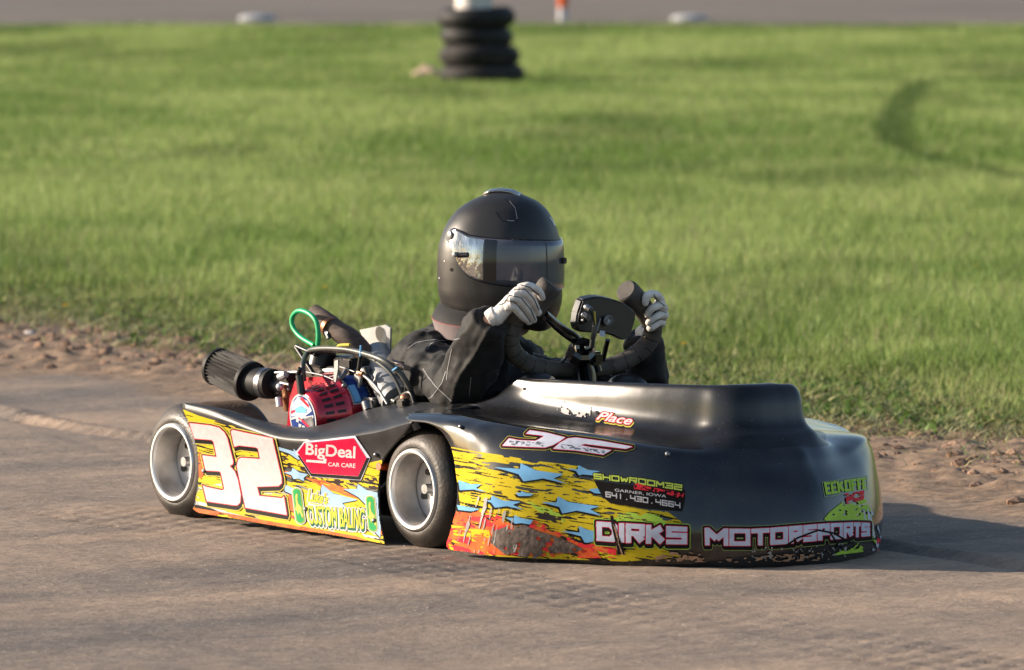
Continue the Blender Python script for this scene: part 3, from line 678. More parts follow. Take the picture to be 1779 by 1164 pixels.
# ---- wheels
def wheel(u, v, z, r, w_, sgn, name='wheel', tm=M_rub, treadm=M_rub):
    """v = outer rim plane; sgn=+1 means inboard is +v"""
    ax = (0, sgn, 0); c = (u, v, z)
    hub = MB().use(M_alu).lathe([(.072, .0), (.072, .020), (.066, .022), (.060, .024), (.058, .034), (.056, .066), (.062, .0745)], c, ax, 40)
    for k in range(4):
        a = k * math.pi / 2 + .5; q = Vector(c) + Vector((math.cos(a) * .040, sgn * .058, math.sin(a) * .040))
        hub.use(M_blk).lathe([(0, .0075), (.008, .0075), (.008, 0)], q, (0, -sgn, 0), 6)
    hub.use(M_steel).lathe([(.03, .0), (.03, .011), (.1, .012)], c, ax, 16)
    h = hub.build(name, kart)
    rim = MB().use(M_lip).lathe([(.006, .0790), (-.001, .0798), (-.004, .083), (-.004, .0875), (.001, .0905), (.007, .091)], c, ax, 64)
    rim.use(M_barrel).lathe([(.006, .0790), (.014, .0785), (.05, .0765), (.098, .0745), (.11, .0745)], c, ax, 64)
    rim.use(M_steel).lathe([(0, .0), (0, .004), (.02, .004)], Vector(c) + Vector((.035, sgn * .055, .060)), (-.3, -sgn, -.5), 8)
    rim.build('rim', h)
    d = w_
    prof = [(.010, .0905), (.002, .094), (.001, .100), (.005, .110), (.013, .121), (.024, r - .0035), (.036, r - .0005)]
    tr = [(.036, r - .0005), (.05, r), (.05 + (d - .1) * .5, r + .001), (d - .05, r), (d - .036, r - .0005)]
    bk = [(d - .036, r - .0005), (d - .024, r - .0035), (d - .013, .121), (d - .005, .110), (d - .002, .100), (d - .010, .0905)]
    t_ = MB().use(tm).lathe(prof, c, ax, 96).use(treadm).lathe(tr, c, ax, 96).use(tm).lathe(bk, c, ax, 96)
    to = t_.build('tyre', h); return h
wheel(0, 0, .133, .133, .135, 1, tm=M_rub)
wheel(-.915, -.04, .133, .135, .225, 1, treadm=M_tread)
wheel(0, .84, .133, .133, .135, -1)
wheel(-.915, .99, .133, .135, .225, -1, treadm=M_tread)
# ---- chassis
mb = MB().use(M_redt)
for s_ in (.22, .73):
    mb.tube([(-1.0, s_, .10), (-.6, s_, .075), (-.2, s_, .06), (.3, VC + (s_ - VC) * .7, .06), (.5, VC + (s_ - VC) * .5, .07)], .014, 10)
mb.tube([(-.30, .04, .13), (-.30, .22, .07), (-.3, .73, .07), (-.30, .91, .13)], .011, 10)
mb.tube([(.12, .10, .13), (.02, .16, .12), (0, .475, .08), (.02, .79, .12), (.12, .85, .13)], .011, 10)
mb.tube([(-.135, -.0, .175), (-.16, .2, .16)], .009, 8)
mb.build('frame', kart)
MB().use(M_steel).tube([(-.915, .1, .133), (-.915, .85, .133)], .016, 16).build('rear_axle', kart)
MB().use(M_steel).tube([(0, .1, .133), (0, .85, .133)], .009, 12).build('front_axle', kart)
MB().use(M_blk).box((-.15, VC, .045), (1.1, .44, .006), bev=.001).build('floor_pan', kart)
MB().use(M_blk).tube([(-.30, .06, .08), (-.12, .03, .14), (-.1, .05, .22)], .012, 8).build('inner_bracket', kart)
# dark inner liner of the side pod
MB().use(M_blk).grid([[Vector((-.78, .03, .06)), Vector((-.10, .05, .06))], [Vector((-.78, .03, .21)), Vector((-.10, .05, .24))]]).build('inner_liner', kart)
MB().use(M_steel).lathe([(0, .0), (0, .055), (.006, .055), (.006, 0)], (-.70, .86, .133), (0, 1, 0), 40).build('brake_disc', kart)
# ---- seat
sr = []
for (u0, z0, hw, dp) in [(-.18, .11, .13, .05), (-.30, .075, .15, .09), (-.44, .075, .165, .12), (-.52, .13, .17, .13), (-.57, .23, .17, .10), (-.61, .34, .16, .06)]:
    row = []
    for k in range(13):
        a = -1 + 2 * k / 12; row.append(Vector((u0 + dp * .55 * abs(a) ** 2.4, VC + hw * a, z0 + dp * abs(a) ** 3)))
    sr.append(row)
MB().use(M_sil).grid(crgrid(sr, 4, 2)).build('seat', kart, solid=.005)
# ---- silver side plate and muffler guard behind the engine
pts = [(628, 573), (672, 565), (680, 570), (679, 604), (676, 640), (662, 640), (660, 615), (644, 605)]
mb = MB().use(M_sil)
a_ = [P(x, y, v=.33) for x, y in [(627, 573), (672, 564), (661, 612), (640, 604)]]
b_ = [P(672, 564, v=.33), P(681, 570, v=.30), P(679, 650, v=.30), P(660, 650, v=.33), P(661, 612, v=.33)]
mb.add([a_[0], a_[1], a_[2], a_[3]], [(0, 1, 2, 3)]); mb.add(b_, [(0, 1, 2, 3, 4)])
mb.build('guard_plate', kart, smooth=False, solid=.004)
mb = MB().use(M_sil).tube([P(655, 618, v=.30), P(672, 660, v=.26), P(694, 700, v=.22)], [.036, .040, .040], 20).build('muffler', kart)
# ---- engine
EC = P(527, 728, v=.085)            # centre of the recoil cover
mb = MB().use(M_red)
er = .062
ax = Vector((.05, 1, .08)).normalized()
mb.lathe([(0, .0), (0, er - .006), (.003, er), (.012, er + .004), (.070, er + .018), (.078, er + .026), (.140, er + .029), (.152, er + .020), (.152, 0)], EC, ax, 56)
eng = mb.build('engine', kart); eng['label'] = 'small four stroke engine with metallic red cooling shroud'
# angular red shroud tower
def quadp(*p): return [P(x, y, v=v) for x, y, v in p]
mb = MB().use(M_red)
tw = quadp((498, 745, .13), (503, 690, .13), (512, 662, .13), (535, 655, .13), (560, 655, .13), (572, 672, .13), (575, 748, .13))
mb.prism(tw, (0.01, .07, .0)); mb.build('shroud_tower', eng, smooth=False)
# cooling slots
for rr, a0, nn in ((.0, 25, 6),):
    pass
mb = MB().use(M_blk)
e1 = (Vector((0, 0, 1)) - ax * ax.z).normalized(); e2 = ax.cross(e1)
for k in range(-7, 8):
    for h0, h1 in ((.020, .040), (.047, .067)):
        a = R(k * 13)
        rad = lambda h: er + .0052 + (h - .012) / .058 * .0145
        d = e1 * math.cos(a) - e2 * math.sin(a); t_ = (-e1 * math.sin(a) - e2 * math.cos(a)) * .0032
        q = [EC + ax * h0 + d * rad(h0) - t_, EC + ax * h0 + d * rad(h0) + t_, EC + ax * h1 + d * rad(h1) + t_, EC + ax * h1 + d * rad(h1) - t_]
        mb.add([p + d * .0008 for p in q], [(0, 1, 2, 3)])
mb.build('cooling_slots', eng, smooth=False)
for k in (-38, 58):
    a = R(k); d = e1 * math.cos(a) + e2 * math.sin(-a)
    MB().use(M_steel).ball(EC + ax * .082 + d * (er + .026), (.007, .007, .007), 6).build('shroud_bolt', eng)
# recoil cover face with its printed disc
FN = -ax
def disc(c, r, m, name, off, n=40):
    b = MB().use(m); ring = [c + FN * off + (e1 * math.cos(t) + e2 * math.sin(t)) * r for t in [2 * math.pi * k / n for k in range(n)]]
    b.add(ring, [tuple(range(n))]); return b
mb = disc(EC, er - .004, M_white, 'x', .0012); mb.use(M_navy).add([EC + FN * .0018 + (e1 * math.cos(t) + e2 * math.sin(t)) * (er - .009) for t in [2 * math.pi * k / 40 for k in range(40)]], [tuple(range(40))])
def fp(a, b, off=.0024): return EC + FN * off + e2 * (-a) * er + e1 * b * er   # a to the right in view
def poly2(mb_, pts, m, off): mb_.use(m).add([fp(a, b, off) for a, b in pts], [tuple(range(len(pts)))])
SG2 = 1 if (toW(fp(1, 0)) - toW(fp(-1, 0))).x > 0 else -1
_f = fp
def fp(a, b, off=.0024): return _f(a * SG2, b, off)
poly2(mb, [(-.8, .05), (-.7, .5), (-.2, .82), (.45, .70), (.72, .35), (.2, .12)], M_lav, .0024)
poly2(mb, [(-.75, .25), (-.1, .45), (-.05, .38), (-.76, .15)], M_dred, .0029)
poly2(mb, [(-.1, .75), (.5, .45), (.55, .55), (.1, .82)], M_dred, .0029)
poly2(mb, [(-.5, .35), (.0, .50), (.35, .40), (.3, .25), (-.4, .22)], M_blue, .0033)
poly2(mb, [(-.82, .0), (-.2, .12), (.3, .12), (.8, .2), (.8, .1), (.3, .02), (-.2, .04), (-.82, -.08)], M_white, .0029)
poly2(mb, [(.1, .05), (.7, .15), (.84, -.1), (.8, -.4), (.2, -.1)], M_steel, .0029)
for (a, b) in ((-.35, -.05), (-.1, -.0), (-.2, -.25), (.05, -.3), (.3, -.45), (-.45, -.4)):
    poly2(mb, [(a - .1, b - .07), (a + .08, b - .09), (a + .12, b + .05), (a - .07, b + .08)], M_white, .0033)
for (a, b) in ((-.1, -.5), (.2, -.62), (-.4, -.62)):
    poly2(mb, [(a - .16, b - .1), (a + .14, b - .12), (a + .17, b + .06), (a - .12, b + .1)], M_blue, .0033)
poly2(mb, [(-.3, .08), (.15, -.05), (.7, -.35), (.7, -.42), (.1, -.15)], M_dred, .0036)
mb.build('recoil_decal', eng, smooth=False)
# fan decal on the curved shroud
rad2 = lambda h: er + .0262 + (h - .078) / .062 * .003
def shell(a_, h, off=.001): a = R(a_); d = e1 * math.cos(a) + e2 * math.sin(a) * (-SG2) * -1; return EC + ax * h + d * (rad2(h) + off)
def shp(mb_, a0, a1, h0, h1, m, off):
    rows = [[shell(a0 + (a1 - a0) * i / 12, h, off) for i in range(13)] for h in (h0, h1)]; mb_.use(m).grid(rows)
sgn = 1 if (toW(shell(40, .1)) - toW(shell(-40, .1))).x > 0 else -1
mb = MB(); shp(mb, 12 * sgn, 72 * sgn, .084, .134, M_white, .0008); shp(mb, 14 * sgn, 70 * sgn, .087, .131, M_navy, .0014)
shp(mb, 40 * sgn, 69 * sgn, .088, .105, M_blue, .002); shp(mb, 24 * sgn, 44 * sgn, .115, .130, M_steel, .002)
mb.build('shroud_decal', eng)
# cylinder head, fins, bracket bits
mb = MB().use(M_blk)
for k in range(7):
    c = P(640 + k * 1.5, 655 + k * 6, v=.24); mb.box(c, (.085, .075, .0035))
mb.box(P(646, 672, v=.25), (.055, .055, .06)); mb.build('cylinder_fins', eng, smooth=False)
mb = MB().use(M_sil).box(P(622, 668, v=.20), (.035, .003, .048), bev=.001).tube([P(628, 650, v=.19), P(620, 690, v=.19)], .004, 8)
mb.use(M_steel).box(P(646, 700, v=.2), (.05, .035, .026), bev=.005).tube([P(636, 698, v=.17), P(640, 712, v=.17)], .012, 12).tube([P(585, 645, v=.16), P(592, 657, v=.16), P(603, 640, v=.18)], .006, 8)
mb.ball(P(620, 673, v=.19), (.008, .008, .008), 6)
mb.build('engine_bracket', eng)
mb = MB().use(M_sil).prism([P(x, y, v=.12) for x, y in [(581, 627), (587, 625), (587, 640), (583, 664), (579, 662)]], (0, .004, 0)); mb.build('throttle_lever', eng, smooth=False)
mb = MB().use(M_steel)
for a, b, r in [((560, 645), (640, 645), .012), ((590, 630), (650, 660), .009), ((600, 622), (605, 655), .01), ((560, 622), (575, 648), .008)]:
    mb.tube([P(*a, v=.2), P(*b, v=.22)], r, 10)
mb.use(M_blk).box(P(612, 640, v=.22), (.07, .06, .05), bev=.004).box(P(600, 632, v=.25), (.05, .05, .04), bev=.004).lathe([(0, 0), (0, .03), (.04, .03), (.04, 0)], P(555, 638, v=.2), (0, .3, 1), 20)
mb.use(M_copper).tube([P(623, 648, v=.18), P(631, 651, v=.18)], .007, 8)
mb.build('governor_linkage', eng)
mb = MB().use(M_blk).tube([P(520, 652, v=.08), P(524, 684, v=.08)], .009, 14).tube([P(518, 650, v=.08), P(522, 640, v=.08)], .006, 10)
mb.build('kill_switch_boot', eng)
# tank-ish crankcase & carburettor
mb = MB().use(M_steel).tube([P(478, 672, v=.14), P(512, 668, v=.15)], .020, 18).box(P(490, 668, v=.145), (.028, .035, .055), bev=.006)
mb.use(M_alu).tube([P(484, 690, v=.12), P(486, 706, v=.12)], .008, 12).tube([P(486, 655, v=.12), P(497, 650, v=.12)], .008, 12).ball(P(486, 672, v=.115), (.009, .009, .009), 8)
mb.use(M_copper).tube([P(500, 665, v=.14), P(503, 712, v=.15)], [.016, .014], 14).use(M_blk).box(P(503, 656, v=.14), (.04, .04, .02), bev=.004)
mb.use(M_steel).tube([P(478, 648, v=.13), P(530, 646, v=.13)], .004, 8)
mb.build('carburettor', eng)
mb = MB().use(M_blk).box((-.60, .18, .12), (.22, .22, .14), bev=.02); mb.build('crankcase', eng)
# ---- air filter : pleated cone
A0 = P(474, 667, v=.13); A1 = P(437, 663, v=.12); A2 = P(378, 637, v=.11)
fax = (A2 - A1).normalized()
ee = Vector((0, 0, 1)); fa = (ee - fax * ee.dot(fax)).normalized(); fb = fax.cross(fa)
LN = (A2 - A1).length
M_blkr = mat('rubber_boot', (.012, .012, .012), .6, spec=.3)
mb = MB().use(M_blkr).tube([A0, A0.lerp(A1, .5), A1 + (A1 - A0) * .1], .0345, 32, sub=1)
mb.use(M_blkr).lathe([(-.002, .03), (-.002, .0460), (.003, .0468), (.008, .0462), (.009, .043)], A1, fax, 64)
mb.lathe([(LN - .006, .040), (LN - .006, .0440), (LN + .001, .0450), (LN + .004, .0435), (LN + .005, 0)], A1, fax, 64)
filt = mb.build('air_filter', kart); filt['label'] = 'black cone air filter with pleated gauze'
mb = MB().use(M_filt); rows = []
for h in np.linspace(.006, LN, 8):
    t = h / LN; rb = .0448 + (.0400 - .0448) * t; rb = rb
    rows.append([A1 + fax * h + (fa * math.cos(a) + fb * math.sin(a)) * (rb + (.0026 if k % 2 else -.0036) * (1 + .3 * math.sin(7 * t + k))) for k, a in enumerate([2 * math.pi * (k + .35 * math.sin(9 * t) * (k % 7 == 3)) / 64 for k in range(64)])])
mb.grid(rows, True); mb.build('pleated_gauze', filt, smooth=False)
MB().use(M_steel).tube([A0.lerp(A1, .18), A0.lerp(A1, .38)], .0356, 32, sub=1).build('hose_clamp', filt)
# ---- exhaust with wrap
mb = MB().use(M_wrap).tube([P(546, 541, v=.22), P(566, 557, v=.22), P(590, 577, v=.23), P(608, 588, v=.24), P(632, 612, v=.26), P(650, 640, v=.27)], [.017, .021, .023, .024, .022, .021], 24, 6)
ex = mb.build('exhaust_pipe', kart); ex['label'] = 'brown wrapped exhaust pipe'
mb = MB().use(M_copper).tube([P(572, 566, v=.22), P(576.5, 570, v=.22)], .0245, 28, sub=1).use(M_steel).tube([P(566, 575, v=.205), P(571, 588, v=.205)], .005, 8).tube([P(563, 577, v=.205), P(571, 579, v=.205)], .004, 8)
mb.build('pipe_clamp', ex)
# ---- hoses
mb = MB().use(M_green).tube([P(552, 600, v=.17), P(553, 580, v=.17), P(549, 558, v=.17), P(536, 544, v=.17), P(519, 540, v=.17), P(508, 551, v=.17), P(509, 568, v=.17), P(522, 585, v=.17), P(546, 600, v=.17)], .0058, 12, 6)
mb.build('green_fuel_hose', kart)
def hose(name, pts, r, m, v=.16):
    o_ = MB().use(m).tube([P(p[0], p[1], v=(p[2] if len(p) > 2 else v)) for p in pts], r, 12, 6).build(name, kart); return o_
hose('clear_fuel_hose', [(528, 662, .12), (526, 635, .12), (534, 613), (550, 606), (590, 606), (625, 612), (665, 626), (695, 648, .18), (712, 675, .2), (720, 698, .22)], .0062, M_hose)
hose('clear_fuel_hose', [(552, 609, .18), (600, 611, .18), (640, 620, .18), (680, 650, .19), (700, 690, .2)], .0045, M_hose)
hose('purple_fuel_hose', [(682, 628, .24), (705, 640, .24), (720, 665, .24), (724, 697, .24)], .006, M_hosep)
hose('throttle_cable', [(632, 652), (650, 668), (662, 684), (673, 702)], .0032, M_sil)
hose('overflow_hose', [(634, 640), (645, 665), (664, 685), (688, 698)], .0062, M_hose, .2)
hose('throttle_cable', [(530, 646), (560, 652), (580, 660)], .0016, M_sil, .12)
hose('brake_line', [(586, 636), (600, 640), (616, 646)], .0016, M_sil, .14)
hose('black_bracket_rod', [(515, 601), (528, 607), (548, 616)], .0045, M_blk, .17)
hose('black_bracket_rod', [(514, 603), (524, 618), (545, 650)], .0055, M_blk, .17)
hose('spark_plug_lead', [(628, 612), (625, 630), (622, 652)], .005, M_blk, .18)
hose('black_line', [(676, 705, .2), (694, 690, .2), (712, 682, .2), (720, 700, .2)], .005, M_blk)
hose('blue_cable_tie', [(627, 600, .155), (626, 619, .155)], .0022, M_blue)
hose('blue_cable_tie', [(682, 644, .165), (690, 638, .165)], .0022, M_blue)
hose('yellow_fuel_line', [(586, 606), (590, 600), (608, 599)], .0036, M_yelp, .16)
MB().use(M_blk).box(P(700, 700, v=.16), (.03, .02, .02), bev=.004).build('hose_bracket', kart)
MB().use(M_copper).ball(P(703, 692, v=.17), (.011, .011, .011), 8).build('brass_fitting', kart)

# ---- steering wheel (open-top U with thick foam grips)
def SU(y): return lerp(.035, -.055, (y - 500) / 140)
def SP(x, y, du=0): return P(x, y, u=SU(y) + du)
bar = [(931, 531), (912, 540), (897, 553), (888, 572), (885, 592), (893, 613), (910, 628), (932, 637), (968, 641), (1008, 641), (1046, 638), (1078, 630), (1104, 616), (1124, 598), (1134, 577), (1132, 556), (1122, 540)]
rr = [.020, .0205, .021, .0215, .0215, .0215, .021, .0205, .018, .017, .018, .020, .021, .021, .021, .0205, .020]
mb = MB().use(M_grip).tube([SP(x, y) for x, y in bar], rr, 22, 5)
stw = mb.build('steering_wheel', kart); stw['label'] = 'open top black steering wheel with foam grips'
mb = MB().use(M_grip).tube([SP(925, 541), SP(943, 515), SP(955, 497), SP(958, 493)], [.022, .027, .028, .022], 24, 4); mb.build('grip', stw)
mb = MB().use(M_grip).tube([SP(1130, 560), SP(1116, 534), SP(1092, 508), SP(1087, 503)], [.021, .024, .027, .022], 24, 4); mb.build('grip', stw)
# wrap seams
pts = cr([SP(x, y) for x, y in bar], 5)
for i in range(4, len(pts) - 4, 4):
    if 38 < i < 50: continue
    d = (pts[i + 1] - pts[i - 1]).normalized(); MB().use(M_blkg).tube([pts[i] - d * .0007, pts[i] + d * .0007], .0218, 22, sub=1, cap=False).build('tape_seam', stw)
mb = MB().use(M_blkg).tube([SP(948, 548, .01), SP(975, 572, .0), SP(1003, 592, .01), SP(1018, 612, .0)], [.012, .013, .014, .013], 12, 5, sx=.5).tube([SP(1056, 590), SP(1050, 615), SP(1044, 640)], .0055, 10)
mb.tube([SP(968, 636), SP(982, 622), SP(992, 600)], .004, 8)
mb.build('spoke', stw)
mb = MB().use(M_blkg).lathe([(-.022, 0), (-.022, .026), (-.016, .031), (.012, .031), (.018, .022), (.03, .020), (.03, 0)], SP(1010, 612, .03), (.6, -.2, .5), 9)
mb.box(SP(1034, 622, .03), (.03, .03, .03), bev=.006).box(SP(1018, 600, .02), (.02, .04, .02), bev=.005)
mb.use(M_sil).box(SP(1003, 603, .055), (.002, .010, .008)).box(SP(1020, 604, .055), (.002, .012, .006))
mb.build('hub', stw, smooth=False)
mb = MB().use(M_blkg).tube([SP(1014, 625, .02), SP(1020, 645, .03), SP(1026, 668, .05)], [.016, .019, .016], 14).tube([SP(1034, 630, .02), SP(1038, 645, .03)], .012, 10)
mb.use(M_steel).tube([SP(1004, 630, .03), SP(1004, 646, .03), SP(1006, 664, .04)], .004, 8)
mb.build('steering_column', kart)
# dash display seen from behind
dp = [(1011, 521), (1024, 517), (1040, 515), (1062, 519), (1083, 526), (1104, 540), (1106, 551), (1096, 584), (1088, 591), (1079, 591), (1066, 584), (1050, 580), (1006, 577), (1000, 568), (1003, 545)]
pl_ = [P(x, y, u=.055) for x, y in dp]
bm = bmesh.new(); vs = [bm.verts.new(p) for p in pl_]; f = bm.faces.new(vs)
ex_ = bmesh.ops.extrude_face_region(bm, geom=[f]); bmesh.ops.translate(bm, vec=(-.030, .004, .004), verts=[v for v in ex_['geom'] if isinstance(v, bmesh.types.BMVert)])
bmesh.ops.recalc_face_normals(bm, faces=bm.faces); bmesh.ops.bevel(bm, geom=bm.edges[:], offset=.004, segments=3, affect='EDGES')
bm.verts.index_update(); V_ = [v.co.copy() for v in bm.verts]; F_ = [tuple(v.index for v in f.verts) for f in bm.faces]; bm.free()
mb = MB().use(M_blk).add(V_, F_); dash = mb.build('dash_display', kart); dash['label'] = 'black data display seen from behind'
mb = MB().use(M_sil).lathe([(0, 0), (0, .0115), (-.004, .012), (-.006, .010)], P(1056, 557, u=.062), (-1, .1, 0), 24).use(M_alu).lathe([(0, 0), (0, .005), (-.008, .006)], P(1056, 557, u=.069), (-1, .1, 0), 6)
mb.build('mounting_bolt', dash)
for (x, y, x2, y2) in ((1018, 533, 1027, 539), (1014, 547, 1023, 552)):
    MB().use(M_steel).tube([P(x, y, u=.066), P(x2, y2, u=.085)], .0072, 14).build('connector', dash)
MB().use(M_blk).lathe([(0, .003), (.006, .004), (.006, .0065), (0, .0075)], P(1014, 557, u=.060), (1, 0, 0), 18).build('socket', dash)
mb = MB().use(M_yelp).tube([P(1033, 541, u=.09), P(1034, 563, u=.085)], .0022, 8).use(M_hose).tube([P(1033, 564, u=.085), P(1031, 580, u=.08), P(1028, 602, u=.06)], [.0045, .0055, .006], 10).use(M_sil).tube([P(1043, 553, u=.075), P(1037, 575, u=.08), P(1030, 600, u=.06)], .0016, 6)
mb.use(M_blk).tube([P(1027, 540, u=.085), P(1031, 556, u=.085), P(1032, 570, u=.085)], .003, 8); mb.build('sensor_cable', dash)
mb = MB().use(M_lav).add([P(x, y, u=.0565) for x, y in [(1042, 574), (1051, 575), (1051, 585), (1041, 584)]], [(0, 1, 2, 3)]); mb.build('warning_sticker', dash, smooth=False)
# knee humps of the fairing behind the hood edge
for x, y, v in ((935, 670, .36), (1090, 672, .60)):
    MB().use(M_deck).ball(P(x, y, v=v), (.055, .042, .030), 10).build('knee_bubble', kart)

# ================================================================== decals: printed shapes laid on the real surfaces
def polyseg(polys):
    s_ = []
    for p in polys:
        for a, b in zip(p, p[1:] + p[:1]): s_.append((a[0], a[1], b[0], b[1]))
    return np.array(s_, float)
def sd_seg(X, Y, s_, box=None):
    """unsigned distance to segments (and even-odd inside)"""
    d = np.full(X.shape, 1e9); ins = np.zeros(X.shape, bool)
    for x0, y0, x1, y1 in s_:
        dx, dy = x1 - x0, y1 - y0; L2 = dx * dx + dy * dy + 1e-12
        t = np.clip(((X - x0) * dx + (Y - y0) * dy) / L2, 0, 1)
        d = np.minimum(d, np.hypot(X - x0 - t * dx, Y - y0 - t * dy))
        if y0 != y1:
            c = (Y >= min(y0, y1)) & (Y < max(y0, y1)); xi = x0 + (Y - y0) * dx / (dy if dy else 1e-9); ins ^= c & (X < xi)
    return d, ins
def sd_poly(*polys):
    s_ = polyseg([list(p) for p in polys])
    def f(X, Y):
        d, i = sd_seg(X, Y, s_); return np.where(i, -d, d)
    return f
def sd_lines(lines, t):
    s_ = [(a[0], a[1], b[0], b[1]) for l in lines for a, b in zip(l[:-1], l[1:])]
    def f(X, Y): return sd_seg(X, Y, s_)[0] - t
    return f
def sd_box(segs, tx, ty):
    """square-ended strokes; tx, ty half thickness across / along"""
    def f(X, Y):
        d = np.full(X.shape, 1e9)
        for x0, y0, x1, y1 in segs:
            L_ = math.hypot(x1 - x0, y1 - y0) or 1e-6; ux, uy = (x1 - x0) / L_, (y1 - y0) / L_
            a = np.abs((X - (x0 + x1) / 2) * ux + (Y - (y0 + y1) / 2) * uy) - L_ / 2
            b = np.abs(-(X - (x0 + x1) / 2) * uy + (Y - (y0 + y1) / 2) * ux)
            th = tx * abs(uy) + ty * abs(ux); ex = tx * abs(ux) + ty * abs(uy)
            if abs(uy) > .25 and abs(ux) > .25: ex = 0
            qx, qy = a - ex, b - th
            d = np.minimum(d, np.hypot(np.maximum(qx, 0), np.maximum(qy, 0)) + np.minimum(np.maximum(qx, qy), 0))
        return d
    return f
def union(*fs): return lambda X, Y: np.minimum.reduce([f(X, Y) for f in fs])
def inter(*fs): return lambda X, Y: np.maximum.reduce([f(X, Y) for f in fs])
def minus(a, b): return lambda X, Y: np.maximum(a(X, Y), -b(X, Y))
def grow(f, d): return lambda X, Y: f(X, Y) - d
def shift(f, dx, dy): return lambda X, Y: f(X - dx, Y - dy)
def streak(sx, sy, ang, thr, amp=30, seed=0, oct_=4):
    """torn streaks: positive where the print is missing"""
    c_, s_ = math.cos(R(ang)), math.sin(R(ang))
    return lambda X, Y: (fbm((X * c_ + Y * s_) / sx, (-X * s_ + Y * c_) / sy, oct_, seed) - thr) * amp
def decal(name, parent, target, bbox, cell, layers, off0=.0007):
    bvh, me = target; x0, y0, x1, y1 = bbox
    xs = np.arange(x0, x1 + cell, cell); ys = np.arange(y0, y1 + cell, cell); X_, Y_ = np.meshgrid(xs, ys)
    V_, N_, F_, I_, mats = [], [], [], [], []
    for li, (f, m) in enumerate(layers):
        D = f(X_, Y_); ins = D < 0
        if m not in mats: mats.append(m)
        mi = mats.index(m); cnt = ins[:-1, :-1].astype(int) + ins[1:, :-1] + ins[:-1, 1:] + ins[1:, 1:]
        keys = {}; pts = []
        def vid(k, x, y):
            if k not in keys: keys[k] = len(pts); pts.append((x, y))
            return keys[k]
        faces = []
        for i, j in zip(*np.nonzero(cnt)):
            cs = [(i, j), (i, j + 1), (i + 1, j + 1), (i + 1, j)]; poly = []
            for q in range(4):
                a, b = cs[q], cs[(q + 1) % 4]; da, db = D[a], D[b]
                if da < 0: poly.append(vid(a, xs[a[1]], ys[a[0]]))
                if (da < 0) != (db < 0):
                    t = da / (da - db); k = (a, b) if a < b else (b, a)
                    poly.append(vid(k, xs[a[1]] + (xs[b[1]] - xs[a[1]]) * t, ys[a[0]] + (ys[b[0]] - ys[a[0]]) * t))
            if len(poly) > 2: faces.append(poly)
        ok = {}; off = off0 + li * .00028
        for k, (x, y) in enumerate(pts):
            d = rayK(x, y); h, nrm, ix, dist = bvh.ray_cast(CO, d, 40)
            if h is None: continue
            lt = me.loop_triangles[ix]; a, b, c = [me.vertices[q] for q in lt.vertices]
            from mathutils.interpolate import poly_3d_calc
            wts = poly_3d_calc([a.co, b.co, c.co], h); n_ = (a.normal * wts[0] + b.normal * wts[1] + c.normal * wts[2]).normalized()
            if n_.dot(d) > 0: n_ = -n_
            ok[k] = len(V_); V_.append(h + n_ * off); N_.append(n_); 
        for p in faces:
            if all(q in ok for q in p):
                g = [ok[q] for q in p]
                if max((V_[q] - V_[g[0]]).length for q in g) < .03 + cell * .004: F_.append(g); I_.append(mi)
    if not F_: print('EMPTY DECAL', name); return None
    o_ = obj(name, V_, F_, mats, parent, True, I_)
    # orient faces outward
    if len(o_.data.polygons):
        p0 = o_.data.polygons[0]
        if p0.normal.dot(N_[p0.vertices[0]]) < 0: o_.data.flip_normals()
    o_.data.normals_split_custom_set_from_vertices(N_)
    return o_
def zc(pts, s_, ox, oy): return [(a / s_ + ox, b / s_ + oy) for a, b in pts]
